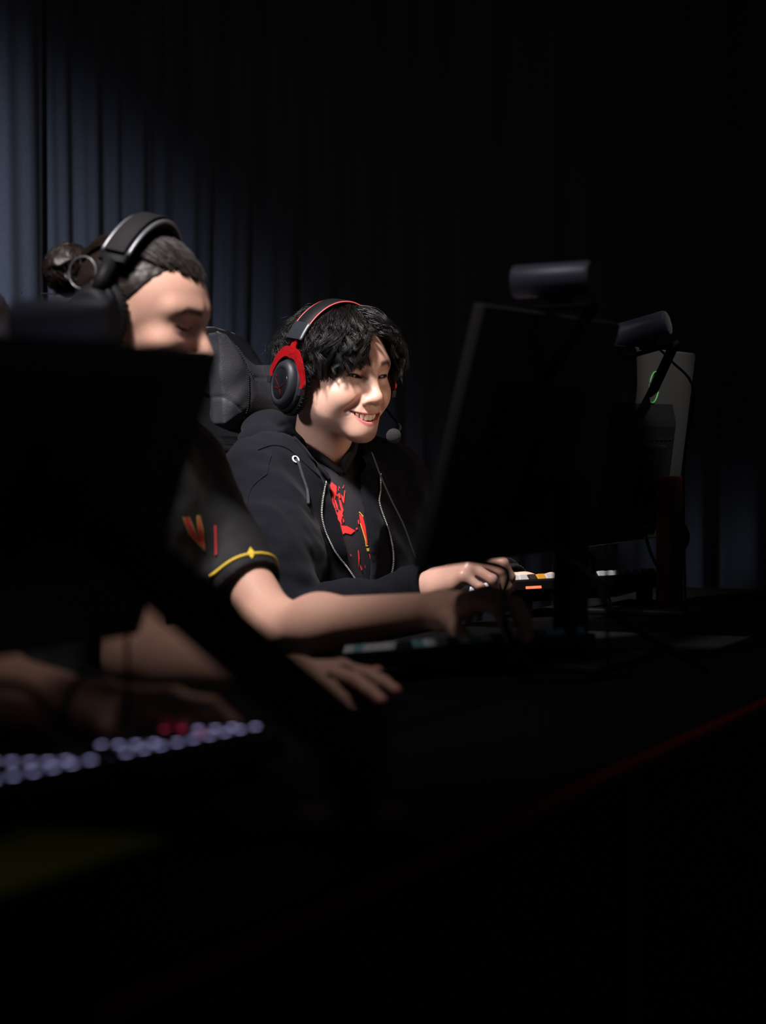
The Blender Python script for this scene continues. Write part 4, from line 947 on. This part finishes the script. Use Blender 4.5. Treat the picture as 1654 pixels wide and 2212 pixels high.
def jerseyC_field(p):
    d = torso_field(p, TC, 0.020)
    for sh, el in ((shL, elL), (shR, elR)):
        hm = sh + (el - sh) * 0.8; ax = N(el - sh).astype(f32); e = rcone(p, sh, sh + (el - sh) * 0.95, 0.068, 0.062)
        d0 = smin(d, e, 0.05); d = np.where(sph(p, hm, 0.13) < 0, smax(d0, (p - hm.astype(f32)) @ ax, 0.003), d0)
    q = TC.l(p).astype(f32)
    return smax(d + 0.005 * vnoise(p, 18, 21), -rcone(q, (0, -0.03, -0.02), (0, -0.01, 0.12), 0.062, 0.09), 0.006)
pp = np.array([shR, shL, elR, elL, TC.w(0, -0.15, 0.05), TC.w(0, 0.1, -0.58)])
v, q = nets(jerseyC_field, pp.min(0) - 0.12, pp.max(0) + 0.12, 0.006); mesh_obj('jersey', v, q, 'jersey_black', C_root, world=True)
legs_and_shoes(C_root, TC, 0.05, 0.44)
bw = wrL + (elL - wrL) * 0.02; ax = N(wrL - elL); x = N(np.cross(ax, (0, 0, 1))); y = np.cross(ax, x)
br = thing('bracelet', bw, 'beaded dark bracelet on the wrist over the glowing keyboard', 'bracelet')
bead = None
for k in range(22):
    t = 2 * math.pi * k / 22; p = 0.0335 * (math.cos(t) * x + math.sin(t) * y)
    if bead is None:
        v, q = nets(lambda z: sph(z, (0, 0, 0), 0.0046), (-0.006,) * 3, (0.006,) * 3, 0.0024); bead = mesh_obj('bead', v, q, 'bracelet_bead', br); bead.location = p
    else: b2 = bead.copy(); COL.objects.link(b2); b2.location = p
# ================================================================== gaming chairs
def seat_chair(label, hd, yaw):
    """hd: world point of the head pillow centre"""
    T = Frame(hd, yaw); ch = thing('gaming_chair', (*T.w(0, -0.02, 0)[:2], 0), label, 'chair', group='gaming chairs along the desks')
    Z0 = hd[2]; G = Frame((hd[0], hd[1], 0), yaw)
    sz = np.array([0.44, 0.52, 0.66, 0.80, 0.92, 1.00, 1.06, 1.12, 1.17, 1.215, 1.24, 1.25]) + (Z0 - 1.13); hw_ = np.array([0.20, 0.235, 0.255, 0.265, 0.255, 0.215, 0.165, 0.140, 0.125, 0.095, 0.060, 0.01])
    def back(p):
        q = G.l(p).astype(f32); q[:, 0] = np.abs(q[:, 0]); w = np.interp(q[:, 2], sz, hw_)
        bow = -0.092 - 0.10 * (q[:, 2] - Z0 + 0.2) + 0.9 * q[:, 0] ** 2          # wraps round the sitter
        th = 0.030 + 0.030 * np.clip((q[:, 0] - 0.12) / 0.08, 0, 1) * np.clip((Z0 - 0.10 - q[:, 2]) / 0.10, 0, 1)
        d2 = np.stack([q[:, 0] - w + 0.02, np.abs(q[:, 1] - bow) - th + 0.02], 1)
        d = np.sqrt((np.maximum(d2, 0) ** 2).sum(1)) + np.minimum(d2.max(1), 0) - 0.02
        d = np.maximum(d * 0.85, np.maximum(sz[0] - q[:, 2], q[:, 2] - sz[-1]))
        hole = rbox(q, (0.115, -0.09, Z0 - 0.175), (0.045, 0.2, 0.028), 0.02); return smax(d, -hole, 0.012)
    c = G.w(0, -0.08, 0); v, q = nets(back, (c[0] - 0.4, c[1] - 0.4, 0.36), (c[0] + 0.4, c[1] + 0.4, Z0 + 0.16), 0.0065)
    mesh_obj('backrest', v, q, 'leather_black', ch, world=True)
    surf = lambda p: back(p)
    for sg in (1, -1):
        hc = G.w(sg * 0.115, 0, Z0 - 0.175); L = []
        for k in np.linspace(0, 2 * math.pi, 40, endpoint=False):
            a = sg * (0.115 + 0.047 * np.sign(math.cos(k)) * abs(math.cos(k)) ** 0.5); z = Z0 - 0.175 + 0.030 * np.sign(math.sin(k)) * abs(math.sin(k)) ** 0.5
            bow = -0.092 - 0.10 * (z - Z0 + 0.2) + 0.9 * a * a; L.append(G.w(a, bow + 0.030, z))
        MB().tube(L, 0.009, 8, closed=True).build('belt_guide', 'plastic_gloss', ch, True, world=True)
        L = []
        for z in np.linspace(sz[1], sz[-2], 40):
            w = np.interp(z, sz, hw_) - 0.006; bow = -0.092 - 0.10 * (z - Z0 + 0.2) + 0.9 * w * w; L.append(G.w(sg * w, bow + 0.024 + (0.03 if z < Z0 - 0.15 else 0), z))
        MB().tube(L, 0.0012, 5).build('piping', 'stitch_black', ch, True, world=True)
    L = []
    for a in np.linspace(-0.118, 0.118, 40):
        z = np.interp(abs(a), hw_[::-1][:5], sz[::-1][:5]) - 0.001; bow = -0.092 - 0.10 * (z - Z0 + 0.2) + 0.9 * a * a; L.append(G.w(a, bow + 0.012, z + 0.001))
    MB().tube(L, 0.0013, 5).build('top_stitching', 'stitch_white', ch, True, world=True)
    # head pillow with two raised horns
    def pil(p):
        q = T.l(p).astype(f32); a = np.abs(q[:, 0]); bow = 0.020 + 1.0 * a * a
        top = 0.046 + 0.056 * np.clip((a - 0.030) / 0.100, 0, 1) ** 1.3; bot = -0.086 + 0.020 * np.clip(a / 0.13, 0, 1) ** 2
        w = 0.142 + 0.012 * np.clip(q[:, 2] / 0.1, -1, 1)
        d2 = np.maximum(a - w, np.maximum(q[:, 2] - top, bot - q[:, 2])); th = 0.050 * np.clip(1 - np.clip((d2 + 0.085) / 0.090, 0, 1) ** 2.2, 0.08, 1) ** 0.6
        d = np.maximum(np.abs(q[:, 1] - bow) - th, d2)
        d += 0.0016 * np.sin(70 * q[:, 2] + 60 * a + 3 * vnoise(p, 12, 3)) * np.clip((a - 0.085) / 0.03, 0, 1) + 0.0015 * vnoise(p, 30, 8)
        for s in seams(a, q[:, 2]): d = d + 0.0028 * gauss(s, 0.0022)
        return d * 0.7
    def seams(a, z):                                   # curved seam down each wing and the bar across
        s1 = a - (0.094 - 0.20 * np.clip(0.09 - z, 0, 1) * np.clip(z + 0.11, 0, 1) * 3.2)
        s2 = np.where(a < 0.070, z - 0.020, 9.0); s3 = np.where((a > 0.058) & (a < 0.118), (z - 0.020) - (a - 0.070) * 1.15, 9.0)
        s4 = np.where(a > 0.085, (z + 0.052) - (a - 0.09) * 0.75, 9.0); return s1, s2, s3, s4
    v, q = nets(pil, hd - 0.22, hd + 0.22, 0.0034); pl = mesh_obj('head_pillow', v, q, 'leather_panel', ch, world=True)
    sx, sz2 = [], []
    for sg in (1, -1):
        for curve in ([(0.094 - 0.20 * (0.09 - z) * (z + 0.11) * 3.2 + 0.0052, z) for z in np.linspace(-0.065, 0.088, 40)], [(0.070 + (z - 0.020) / 1.15 + 0.005, z) for z in np.linspace(0.020, 0.066, 14)]):
            L = []
            for a, z in curve:
                b = 0.16
                while b > -0.05:
                    h = float(pil(T.w(sg * a, b, z)[None].astype(f32))[0])
                    if h < 0.0006: break
                    b -= max(h * 0.8, 0.0006)
                L.append(T.w(sg * a, b + 0.0004, z))
            mb = MB()
            for i in range(len(L) - 1): mb.tube([L[i], L[i] + (L[i + 1] - L[i]) * 0.62], 0.0011, 5)
            mb.build('seam_stitches', 'stitch_black', pl, True, kind='stuff'); pl.children[-1].location = Vector(-worldpos(pl))
    # seat, arms, base
    S0 = 0.44
    def seat(p):
        q = G.l(p).astype(f32); a = np.abs(q[:, 0]); return rbox(q, (0, 0.17, S0 - 0.05 ), (0.25, 0.26, 0.055), 0.04) - 0.022 * np.clip((a - 0.16) / 0.05, 0, 1) * np.clip((q[:, 2] - S0 + 0.06) / 0.05, 0, 1)
    c = G.w(0, 0.17, 0); v, q = nets(seat, (c[0] - 0.4, c[1] - 0.4, 0.30), (c[0] + 0.4, c[1] + 0.4, 0.52), 0.012); mesh_obj('seat', v, q, 'leather_black', ch, world=True)
    R = np.stack([G.r, G.f, G.u]).T
    for sg in (1, -1):
        MB().box(G.w(sg * 0.30, 0.14, 0.655), (0.085, 0.26, 0.03), R, 0.012).build('armrest', 'plastic_black', ch, world=True)
        MB().box(G.w(sg * 0.30, 0.12, 0.52), (0.035, 0.07, 0.25), R, 0.008).box(G.w(sg * 0.24, 0.12, 0.385), (0.15, 0.07, 0.02), R, 0.006).build('armrest_post', 'plastic_black', ch, world=True)
    MB().cyl(G.w(0, 0.12, 0.10), G.w(0, 0.12, 0.36), 0.028).build('gas_lift', 'satin_metal', ch, True, world=True)
    for k in range(5):
        t = 2 * math.pi * k / 5 + 0.3; e = G.w(0.30 * math.cos(t), 0.12 + 0.30 * math.sin(t), 0.085)
        MB().tube([G.w(0, 0.12, 0.115), e], [0.035, 0.02], 8).build('base_leg', 'plastic_black', ch, True, world=True)
        ax = np.array([math.sin(t), math.cos(t), 0]) * 0.02; e2 = e - (0, 0, 0.055); MB().cyl(e2 - ax, e2 + ax, 0.030, bev=0.006).build('caster', 'plastic_black', ch, True, world=True)
    return ch
seat_chair('black leather gaming chair with horned head pillow behind the smiling person', W(548, 842, 4.36), 50)
seat_chair('black leather gaming chair behind the person with the hair bun', W(22, 742, 3.58), 62)
seat_chair('black leather gaming chair of the person with the beaded bracelet', TC.w(0, -0.13, 0.14), ROW_YAW)

# ================================================================== desks
for i, lab in enumerate(('black desk with a red front edge carrying the glowing keyboard and yellow mat', 'black desk with a red front edge under the teal keyboard', 'black desk with a red front edge under the white keyboard with the red light bar')):
    s0, s1 = ((0.0, 1.073), (1.078, 2.151), (2.156, 3.456))[i]
    c = D((s0 + s1) / 2, 0.35); L = s1 - s0; dk = thing('gaming_desk', (c[0], c[1], 0), lab, 'desk', DESK_ANG, 'row of gaming desks')
    MB().box((0, 0, DESK - 0.0125), (L, 0.70, 0.025), bev=0.003).build('tabletop', 'desk_black', dk)
    MB().box((0, -0.353, DESK - 0.012), (L, 0.008, 0.013), bev=0.002).build('edge_strip', 'desk_red', dk, label='red strip along the front edge')
    MB().box((0, -0.335, DESK - 0.28), (L - 0.004, 0.015, 0.51)).build('front_panel', 'desk_black', dk)
    for sx in (-1, 1):
        MB().box((sx * (L / 2 - 0.006), -0.346, DESK - 0.28), (0.010, 0.008, 0.51)).build('corner_strip', 'desk_red', dk)
        for sy in (-1, 1): MB().box((sx * (L / 2 - 0.05), sy * 0.29, (DESK - 0.025) / 2), (0.05, 0.05, DESK - 0.025), bev=0.004).build('leg', 'desk_black', dk)

# ================================================================== monitors
MW, MH = 0.557, 0.345
def monitor(label, base, ang, tilt, zc, stand=True, roll=0.0, MH=MH, mz=-0.045, scr='screen_dim'):
    """local: x along the width, y toward the player, z up; origin on the desk top"""
    m = thing('monitor', base, label, 'monitor', ang, 'monitors along the desks'); cz = zc; t = math.radians(tilt)
    R = np.array([[1, 0, 0], [0, math.cos(t), math.sin(t)], [0, -math.sin(t), math.cos(t)]])    # top leans away from the player (-y)
    R = np.array([[1, 0, 0], [0, math.cos(t), -math.sin(t)], [0, math.sin(t), math.cos(t)]])
    rr = math.radians(roll); R = R @ np.array([[math.cos(rr), 0, math.sin(rr)], [0, 1, 0], [-math.sin(rr), 0, math.cos(rr)]])
    c = np.array([0, 0.03, cz]); g = lambda x, y, z: c + R @ np.array([x, y, z])
    autosmooth(MB().box(c, (MW, 0.018, MH), R, 0.005).build('panel_shell', 'monitor_grey', m))
    sb = MB().box(g(0, 0.0085, 0), (MW - 0.006, 0.003, MH - 0.006), R, 0.001).build('bezel', 'monitor_black', m)
    MB().box(g(0, 0.0105, 0.004), (MW - 0.022, 0.0015, MH - 0.03), R).build('screen', scr, m, label='lit screen facing the player')
    # stepped rear housing with chamfered flanks
    V = []; Fq = []
    for y, w, h in ((-0.009, 0.34, 0.64 * MH), (-0.030, 0.27, 0.47 * MH), (-0.034, 0.25, 0.42 * MH)):
        V += [g(sx * w / 2, y, sz * h / 2 + mz + 0.01) for sx, sz in ((-1, -1), (1, -1), (1, 1), (-1, 1))]
    for i in range(2): Fq += [[i * 4 + j, i * 4 + (j + 1) % 4, i * 4 + 4 + (j + 1) % 4, i * 4 + 4 + j] for j in range(4)]
    Fq.append([8, 9, 10, 11]); hb = mesh_obj('rear_housing', V, Fq, 'monitor_black', m, False)
    for k in range(9): MB().box(g(-0.10 + 0.025 * k, -0.0345, 0.015), (0.016, 0.002, 0.004), R).build('vent_slot', 'cushion_black', hb)
    MB().box(g(0, -0.040, mz), (0.10, 0.014, 0.10), R, 0.004).build('mount_plate', 'monitor_black', m)
    rg = MB(); gl = MB(); ring = lambda t: g(0.045 + 0.028 * math.cos(t), -0.0098, 0.105 + 0.028 * math.sin(t))
    rg.tube([ring(t) for t in np.linspace(0, 6.283, 40, endpoint=False)], 0.0011, 6, closed=True).build('ring_light', 'ring_grey', m, True)
    for t0, t1 in ((1.3, 2.9), (4.3, 6.0)): gl.tube([ring(t) + R @ np.array([0, -0.0008, 0]) for t in np.linspace(t0, t1, 14)], 0.0012, 6)
    if scr == 'screen_bright': gl.build('ring_glow', 'led_green', m, True, label='green glowing arcs of the ring')
    if stand:
        top = cz - 0.055; MB().box((0.018, -0.032, (top + 0.012) / 2), (0.075, 0.030, top - 0.012), bev=0.006).build('stand_post', 'stand_red', m, label='dark red stand post')
        MB().box((0, -0.020, 0.006), (0.24, 0.20, 0.012), bev=0.004).build('stand_base', 'monitor_black', m)
        MB().tube([(0.018 + 0.045 * math.cos(k), -0.050, 0.13 + 0.022 * math.sin(k)) for k in np.linspace(0, 6.283, 24, endpoint=False)], 0.005, 6, closed=True).build('cable_hook', 'monitor_black', m, True)
    return m, g, R
def edge_pose(nearp, farp):                      # width direction from the near to the far top corner
    d = farp - nearp; return math.atan2(d[1], d[0]), (nearp + farp) / 2
# second player's monitor (red stand)
n2, f2 = W(1046, 664, 2.92), W(1322, 690, 3.40); ang2, mid2 = edge_pose(n2, f2)
def place(n_, tilt, top_z, ang, mid, label, stand=True, roll=0.0, MH=MH, mz=-0.045, scr='screen_dim'):
    t = math.radians(tilt); zc = top_z - MH / 2 * math.cos(t) - DESK
    y = np.array([-math.sin(ang), math.cos(ang)]); base = mid[:2] + y * (MH / 2 * math.sin(t) - 0.03)
    return monitor(label, (base[0], base[1], DESK), ang, tilt, zc, stand, roll, MH, mz, scr)
MON2, g2, R2m = place(n2, 14, (n2[2] + f2[2]) / 2, ang2, mid2, 'monitor on a dark red stand, webcam on top, over the teal keyboard')
n3, f3 = W(1285, 760, 3.85), W(1489, 762, 4.33); ang3, mid3 = edge_pose(n3, f3)
MON3, g3, R3m = place(n3, 7, f3[2], ang3, mid3, 'monitor with green ring light on its grey back, over the white keyboard', scr='screen_bright')
a1 = DESK_ANG; f1 = W(461, 758, 2.20); mid1 = f1 - 0.5 * MW * np.array([math.cos(a1), math.sin(a1), 0])
MON1, g1, R1m = place(f1, 18, f1[2], a1, mid1, 'black monitor on a swivel arm, hiding the chin of the person with the hair bun', stand=False, MH=0.285, mz=0.012)
# swivel arm of the first monitor
base1 = np.array(MON1.location); ca, sa = math.cos(a1), math.sin(a1)
tow = lambda p: base1 + np.array([p[0] * ca - p[1] * sa, p[0] * sa + p[1] * ca, p[2]])
vesa = tow(g1(0, -0.060, 0.012)); elb = W(765, 1612, 1.84); foot = np.array([elb[0], elb[1], DESK])
arm = thing('swivel_arm', foot, 'black slanted swivel arm on a clamped post, holding up the black monitor', 'swivel arm')
dv = N(elb - vesa); sd = N(np.cross(dv, (0, 0, 1))); Rm = np.stack([dv, sd, np.cross(dv, sd)]).T
MB().box((vesa + elb) / 2, (np.linalg.norm(elb - vesa) - 0.02, 0.036, 0.046), Rm, 0.010, 3).build('arm_link', 'monitor_black', arm, world=True)
MB().cyl(vesa - sd * 0.022, vesa + sd * 0.022, 0.026, bev=0.003).build('swivel_head', 'monitor_black', arm, True, world=True)
MB().cyl(elb - (0, 0, 0.03), elb + (0, 0, 0.03), 0.027, bev=0.003).build('elbow_joint', 'monitor_black', arm, True, world=True)
MB().cyl(foot + (0, 0, 0.012), elb, 0.018).build('post', 'monitor_black', arm, True, world=True)
MB().box(foot + (0, 0, 0.0065), (0.09, 0.09, 0.013), bev=0.003).build('clamp', 'monitor_black', arm, world=True)

# ================================================================== webcams
def webcam(label, c, axis, foot, monobj):
    axis = N(axis); w = thing('webcam', c, label, 'webcam', group='webcams on the monitors'); r = 0.0225; L = 0.108
    z = N(np.array([0, 0, 1.0]) - axis * axis[2]); x = np.cross(axis, z); R = np.stack([x, z, axis]).T
    MB().lathe([(r - 0.004, -L / 2), (r - 0.001, -L / 2 + 0.001), (r, -L / 2 + 0.004), (r, L / 2 - 0.003), (r - 0.0015, L / 2)], R=R, n=40).build('barrel', 'webcam_graphite', w, True)
    autosmooth(w.children[0], 35)
    MB().lathe([(r - 0.002, L / 2 - 0.001), (r - 0.002, L / 2 + 0.0012), (r - 0.003, L / 2 + 0.0018), (0.001, L / 2 + 0.0018)], R=R, n=40).build('end_cap', 'webcam_cap', w, label='pale grey round end cap')
    MB().lathe([(0.012, -L / 2 - 0.001), (0.011, -L / 2 - 0.002), (0.002, -L / 2 - 0.0005)], R=R, n=28).build('lens', 'plastic_gloss', w, True)
    MB().box(-z * 0.027 + axis * 0.012, (0.020, 0.012, 0.030), R, 0.002).build('swivel_block', 'plastic_black', w)
    pl = -z * 0.0375 + axis * 0.014; MB().box(pl, (0.026, 0.006, 0.085), R, 0.002).build('clip_plate', 'plastic_black', w)
    MB().box(-z * 0.0235 + axis * 0.004, (0.004, 0.0015, 0.05), R).build('side_slot', 'mat_black', w)
    hp = pl + axis * 0.044; ft = foot - c
    d = N(ft - hp); sdd = N(np.cross(d, x)); MB().box((hp + ft) / 2, (np.linalg.norm(ft - hp), 0.012, 0.022), np.stack([d, sdd, np.cross(d, sdd)]).T, 0.003).build('clip_leg', 'plastic_black', w)
    MB().tube(catmull([pl + axis * 0.015 + x * 0.006, pl - z * 0.03 + axis * 0.035 + x * 0.012, pl - z * 0.09 + axis * 0.060 + x * 0.016, pl + np.array([0, 0, -0.22]) + axis * 0.07 + x * 0.03, pl * 0 + np.array([*(pl + axis * 0.08 + x * 0.05)[:2], DESK + 0.004 - c[2]])], 6), 0.0022, 6).build('webcam_cable', 'cable_black', w, True)
    return w
FD = np.array([-V2[0], -V2[1], 0])                 # audience side
def onmon(M, g, ang, p): b = np.array(M.location); q = g(*p); return b + np.array([q[0] * math.cos(ang) - q[1] * math.sin(ang), q[0] * math.sin(ang) + q[1] * math.cos(ang), q[2]])
webcam('cylindrical webcam with a pale end cap on the monitor with the green ring light', W(1377, 716, 3.98), FD + (0, 0, 0.26), onmon(MON3, g3, ang3, (0.02, -0.016, 0.095)), MON3)
webcam('bluish cylindrical webcam on the monitor with the dark red stand', W(1192, 604, 3.12), FD + (0, 0, 0.035), onmon(MON2, g2, ang2, (-0.01, -0.016, 0.085)), MON2)
webcam('black cylindrical webcam on the black monitor held by a swivel arm', W(140, 692, 2.26), FD + (0, 0, 0.02), onmon(MON1, g1, a1, (0.02, -0.016, 0.09)), MON1)

# ================================================================== keyboards
def keyboard(label, c, ang, capfun, tilt=6, L=0.36, Wd=0.135, lift=0.0, bar=False, body='plastic_black', legend=False):
    """local x along the length, y toward the player's far side (rear), origin on the desk"""
    k = thing('keyboard', c, label, 'keyboard', ang, 'keyboards on the desks'); t = math.radians(tilt)
    R = np.array([[1, 0, 0], [0, math.cos(t), -math.sin(t)], [0, math.sin(t), math.cos(t)]]); z0 = 0.012 + lift + Wd / 2 * math.sin(t)
    g = lambda x, y, z: np.array([0, 0, z0]) + R @ np.array([x, y, z])
    MB().box(g(0, 0, 0), (L, Wd, 0.022), R, 0.004).build('case', body, k)
    rows = [0.0508, 0.0254, 0.0064, -0.0127, -0.0318, -0.0508]; proto = {}; lproto = {}
    for ri, y in enumerate(rows):
        n = 17; skip = ()
        for j in range(n):
            wkey = 0.0165
            if ri == 5 and 3 <= j <= 8:
                if j > 3: continue
                wkey = 0.0165 + 5 * 0.0195
            x = -L / 2 + 0.021 + j * (L - 0.042) / (n - 1) + (wkey - 0.0165) / 2
            m = capfun(ri, j)
            if m is None: continue
            key = (m, wkey)
            if key not in proto:
                o = MB().box((0, 0, 0), (wkey + 0.0015, 0.018, 0.0095), bev=0.0, taper=0.72).build('keycap', m, k); proto[key] = o
            else: o = proto[key].copy(); COL.objects.link(o)
            if legend:
                lm = 'key_glow_red' if (r_ := (ri * 7 + j * 3) % 11) in (2, 6) and ri else 'key_glow'
                if lm not in lproto: lproto[lm] = mesh_obj('legend', [(a * 0.0024, b * 0.0024, 0.0051) for a, b in ((-1, -1), (1, -1), (1, 1), (-1, 1))] + [(a * 0.0024, b * 0.0024, 0.0046) for a, b in ((-1, -1), (1, -1), (1, 1), (-1, 1))], [[0, 1, 2, 3], [0, 4, 5, 1], [1, 5, 6, 2], [2, 6, 7, 3], [3, 7, 4, 0]], lm, o, False)
                elif ri == 0 or (ri * 5 + j * 2) % 5 == 0: l2 = lproto[lm].copy(); COL.objects.link(l2); l2.parent = o
            o.location = g(x, y, 0.0158 - 0.0006 * (ri in (2, 3))); o.rotation_euler = (t, 0, 0)
    for sx in (-1, 1):
        hgt = max(0.004, float(g(0, Wd / 2 - 0.012, -0.011)[2])); MB().box((sx * (L / 2 - 0.04), float(g(0, Wd / 2 - 0.012, 0)[1]), hgt / 2), (0.03, 0.012, hgt), bev=0.001).build('foot', 'plastic_black', k)
    if bar: MB().box(g(bar, Wd / 2 + 0.0006, -0.004), (0.034, 0.002, 0.0042), R, 0.0006).build('light_bar', 'led_red', k, label='glowing red light bar')
    MB().tube(catmull([g(0.02, Wd / 2, 0), g(0.02, Wd / 2 + 0.05, -0.008), (0.05, Wd / 2 + 0.12, 0.004), (0.10, Wd / 2 + 0.18, 0.004)], 6), 0.002, 6).build('keyboard_cable', 'cable_black', k, True)
    return k
def kb_ang(p0, p1): d = p1 - p0; return math.atan2(d[1], d[0])
# rear edge runs along the row on the audience side: local +y must point to the audience => x runs toward the camera
e0, e1 = W(1402, 1282, 4.13), W(1126, 1292, 4.02)
capB = lambda r, j: ('key_orange' if (r, j) == (0, 13) else 'key_grey' if (r == 0 and j in (1, 2, 3, 4)) else 'key_black' if (r + j * 3) % 7 == 0 else 'key_white')
KB3 = keyboard('white and grey keyboard with an orange key and red light bar, rear raised', (*((e0 + e1) / 2)[:2], DESK), 0, capB, tilt=13, L=0.36, lift=0.014, bar=0.13)
d3 = N(np.array([-0.80, -0.60, 0])); KB3.rotation_euler = (0, 0, math.atan2(d3[1], d3[0])); yv = np.array([-d3[1], d3[0], 0])
pc = (W(1265, 1288, 4.02)); KB3.location = (*(pc - yv * 0.055)[:2], DESK)
capA2 = lambda r, j: ('key_teal' if (j + r) % 5 == 0 or r == 0 and j < 4 else 'key_white' if (j * 5 + r * 3) % 4 else 'key_black')
KB2 = keyboard('teal and white keyboard under the fingers of the person with the hair bun', (0, 0, DESK), 0, capA2, tilt=7, L=0.36, lift=0.004)
q0, q1 = W(1268, 1404, 3.16), W(862, 1440, 2.93); d2 = N((q1 - q0) * (1, 1, 0)); yv = np.array([-d2[1], d2[0], 0]); pc = (q0 + q1) / 2
KB2.rotation_euler = (0, 0, math.atan2(d2[1], d2[0])); KB2.location = (*(pc - yv * 0.055)[:2], DESK)
capC = lambda r, j: 'key_black'
KB1 = keyboard('black keyboard with lavender glowing keys beside the yellow mat', (0, 0, DESK), 0, capC, tilt=5, L=0.44, lift=0.004, legend=True)
q0, q1 = W(590, 1615, 2.13), W(-60, 1752, 1.76); d1 = N((q1 - q0) * (1, 1, 0)); yv = np.array([-d1[1], d1[0], 0]); pc = q0 + d1 * 0.22
KB1.rotation_euler = (0, 0, math.atan2(d1[1], d1[0])); KB1.location = (*(pc - yv * 0.055)[:2], DESK)

# ================================================================== mice, mats
def mouse(label, c, ang):
    m = thing('mouse', c, label, 'mouse', ang)
    f = lambda p: np.maximum(smin(ell(p, (0, 0, 0.006), (0.058, 0.031, 0.032)), ell(p, (-0.012, 0, 0.008), (0.045, 0.030, 0.033)), 0.01), 0.0005 - p[:, 2])
    v, q = nets(f, (-0.07, -0.04, -0.002), (0.07, 0.04, 0.05), 0.0028); mesh_obj('shell', v, q, 'plastic_black', m)
    MB().cyl((0.036, -0.005, 0.030), (0.036, 0.005, 0.030), 0.008, bev=0.001).build('scroll_wheel', 'plastic_gloss', m, True)
    MB().box((0.030, 0, 0.0345), (0.05, 0.001, 0.003)).build('button_split', 'cushion_black', m)
    return m
fw_ang = math.atan2(-V2[1], -V2[0])
mA = W(735, 1478, 2.71); mouse('black mouse under the right hand of the person with the hair bun', (mA[0], mA[1], DESK + 0.0035), fw_ang)
def deskmat(name, label, s0, s1, t0, t1, m, h=0.003):
    c = D((s0 + s1) / 2, (t0 + t1) / 2); o = thing(name, c, label, 'mat', DESK_ANG)
    MB().box((0, 0, h / 2), (s1 - s0, t1 - t0, h), bev=0.001).build('mat_sheet', m, o); return o
deskmat('desk_mat', 'yellow mat at the corner of the desk beside the glowing keyboard', 0.02, 0.447, 0.195, 0.66, 'mat_yellow', 0.002)
deskmat('mouse_pad', 'black mouse pad under the hand of the person with the hair bun', 1.12, 1.50, 0.28, 0.66, 'mat_black')
deskmat('mouse_pad', 'grey mouse pad beyond the dark red stand', 2.10, 2.36, 0.20, 0.52, 'mat_grey', 0.002)

# ================================================================== loose cables
def cable(label, pts, r):
    pts = catmull(pts, 8); o = mesh_obj('cable', *(lambda mb: (np.array(mb.v) - pts[0], mb.f))(MB().tube(pts, r, 8)), 'cable_black'); o.location = pts[0]; return tag(o, label, 'cable', 'loose cables behind the monitors')
lo2 = onmon(MON2, g2, ang2, (-0.16, -0.012, -MH / 2 + 0.01))
cable('black cable hanging from the monitor with the dark red stand past the typing hand', [lo2, W(1092, 1230, 2.90), W(1086, 1290, 2.88), W(1090, 1340, 2.87), W(1104, 1385, 2.88), D(1.60, 0.30, 0.006), D(1.72, 0.20, 0.006)], 0.0042)
cable('black cable drooping beside the dark red stand', [onmon(MON2, g2, ang2, (0.02, -0.05, -0.13)), W(1180, 1165, 3.05), W(1240, 1215, 3.02), W(1290, 1260, 3.00), W(1330, 1330, 2.98), D(1.80, 0.12, 0.006)], 0.0048)
cable('thin black cable running down behind the monitor with the green ring light', [onmon(MON3, g3, ang3, (-0.02, -0.04, -0.12)), W(1400, 1180, 3.78), W(1430, 1240, 3.76), W(1500, 1330, 3.72), D(2.55, 0.15, 0.004)], 0.0028)
cable('black cable draped across the forearm with the beaded bracelet', [onmon(MON1, g1, a1, (-0.1, -0.02, -0.15)), W(40, 1480, 1.86), W(110, 1540, 1.86), W(185, 1600, 1.86), D(0.46, 0.15, 0.005), D(0.60, 0.08, 0.005)], 0.0042)
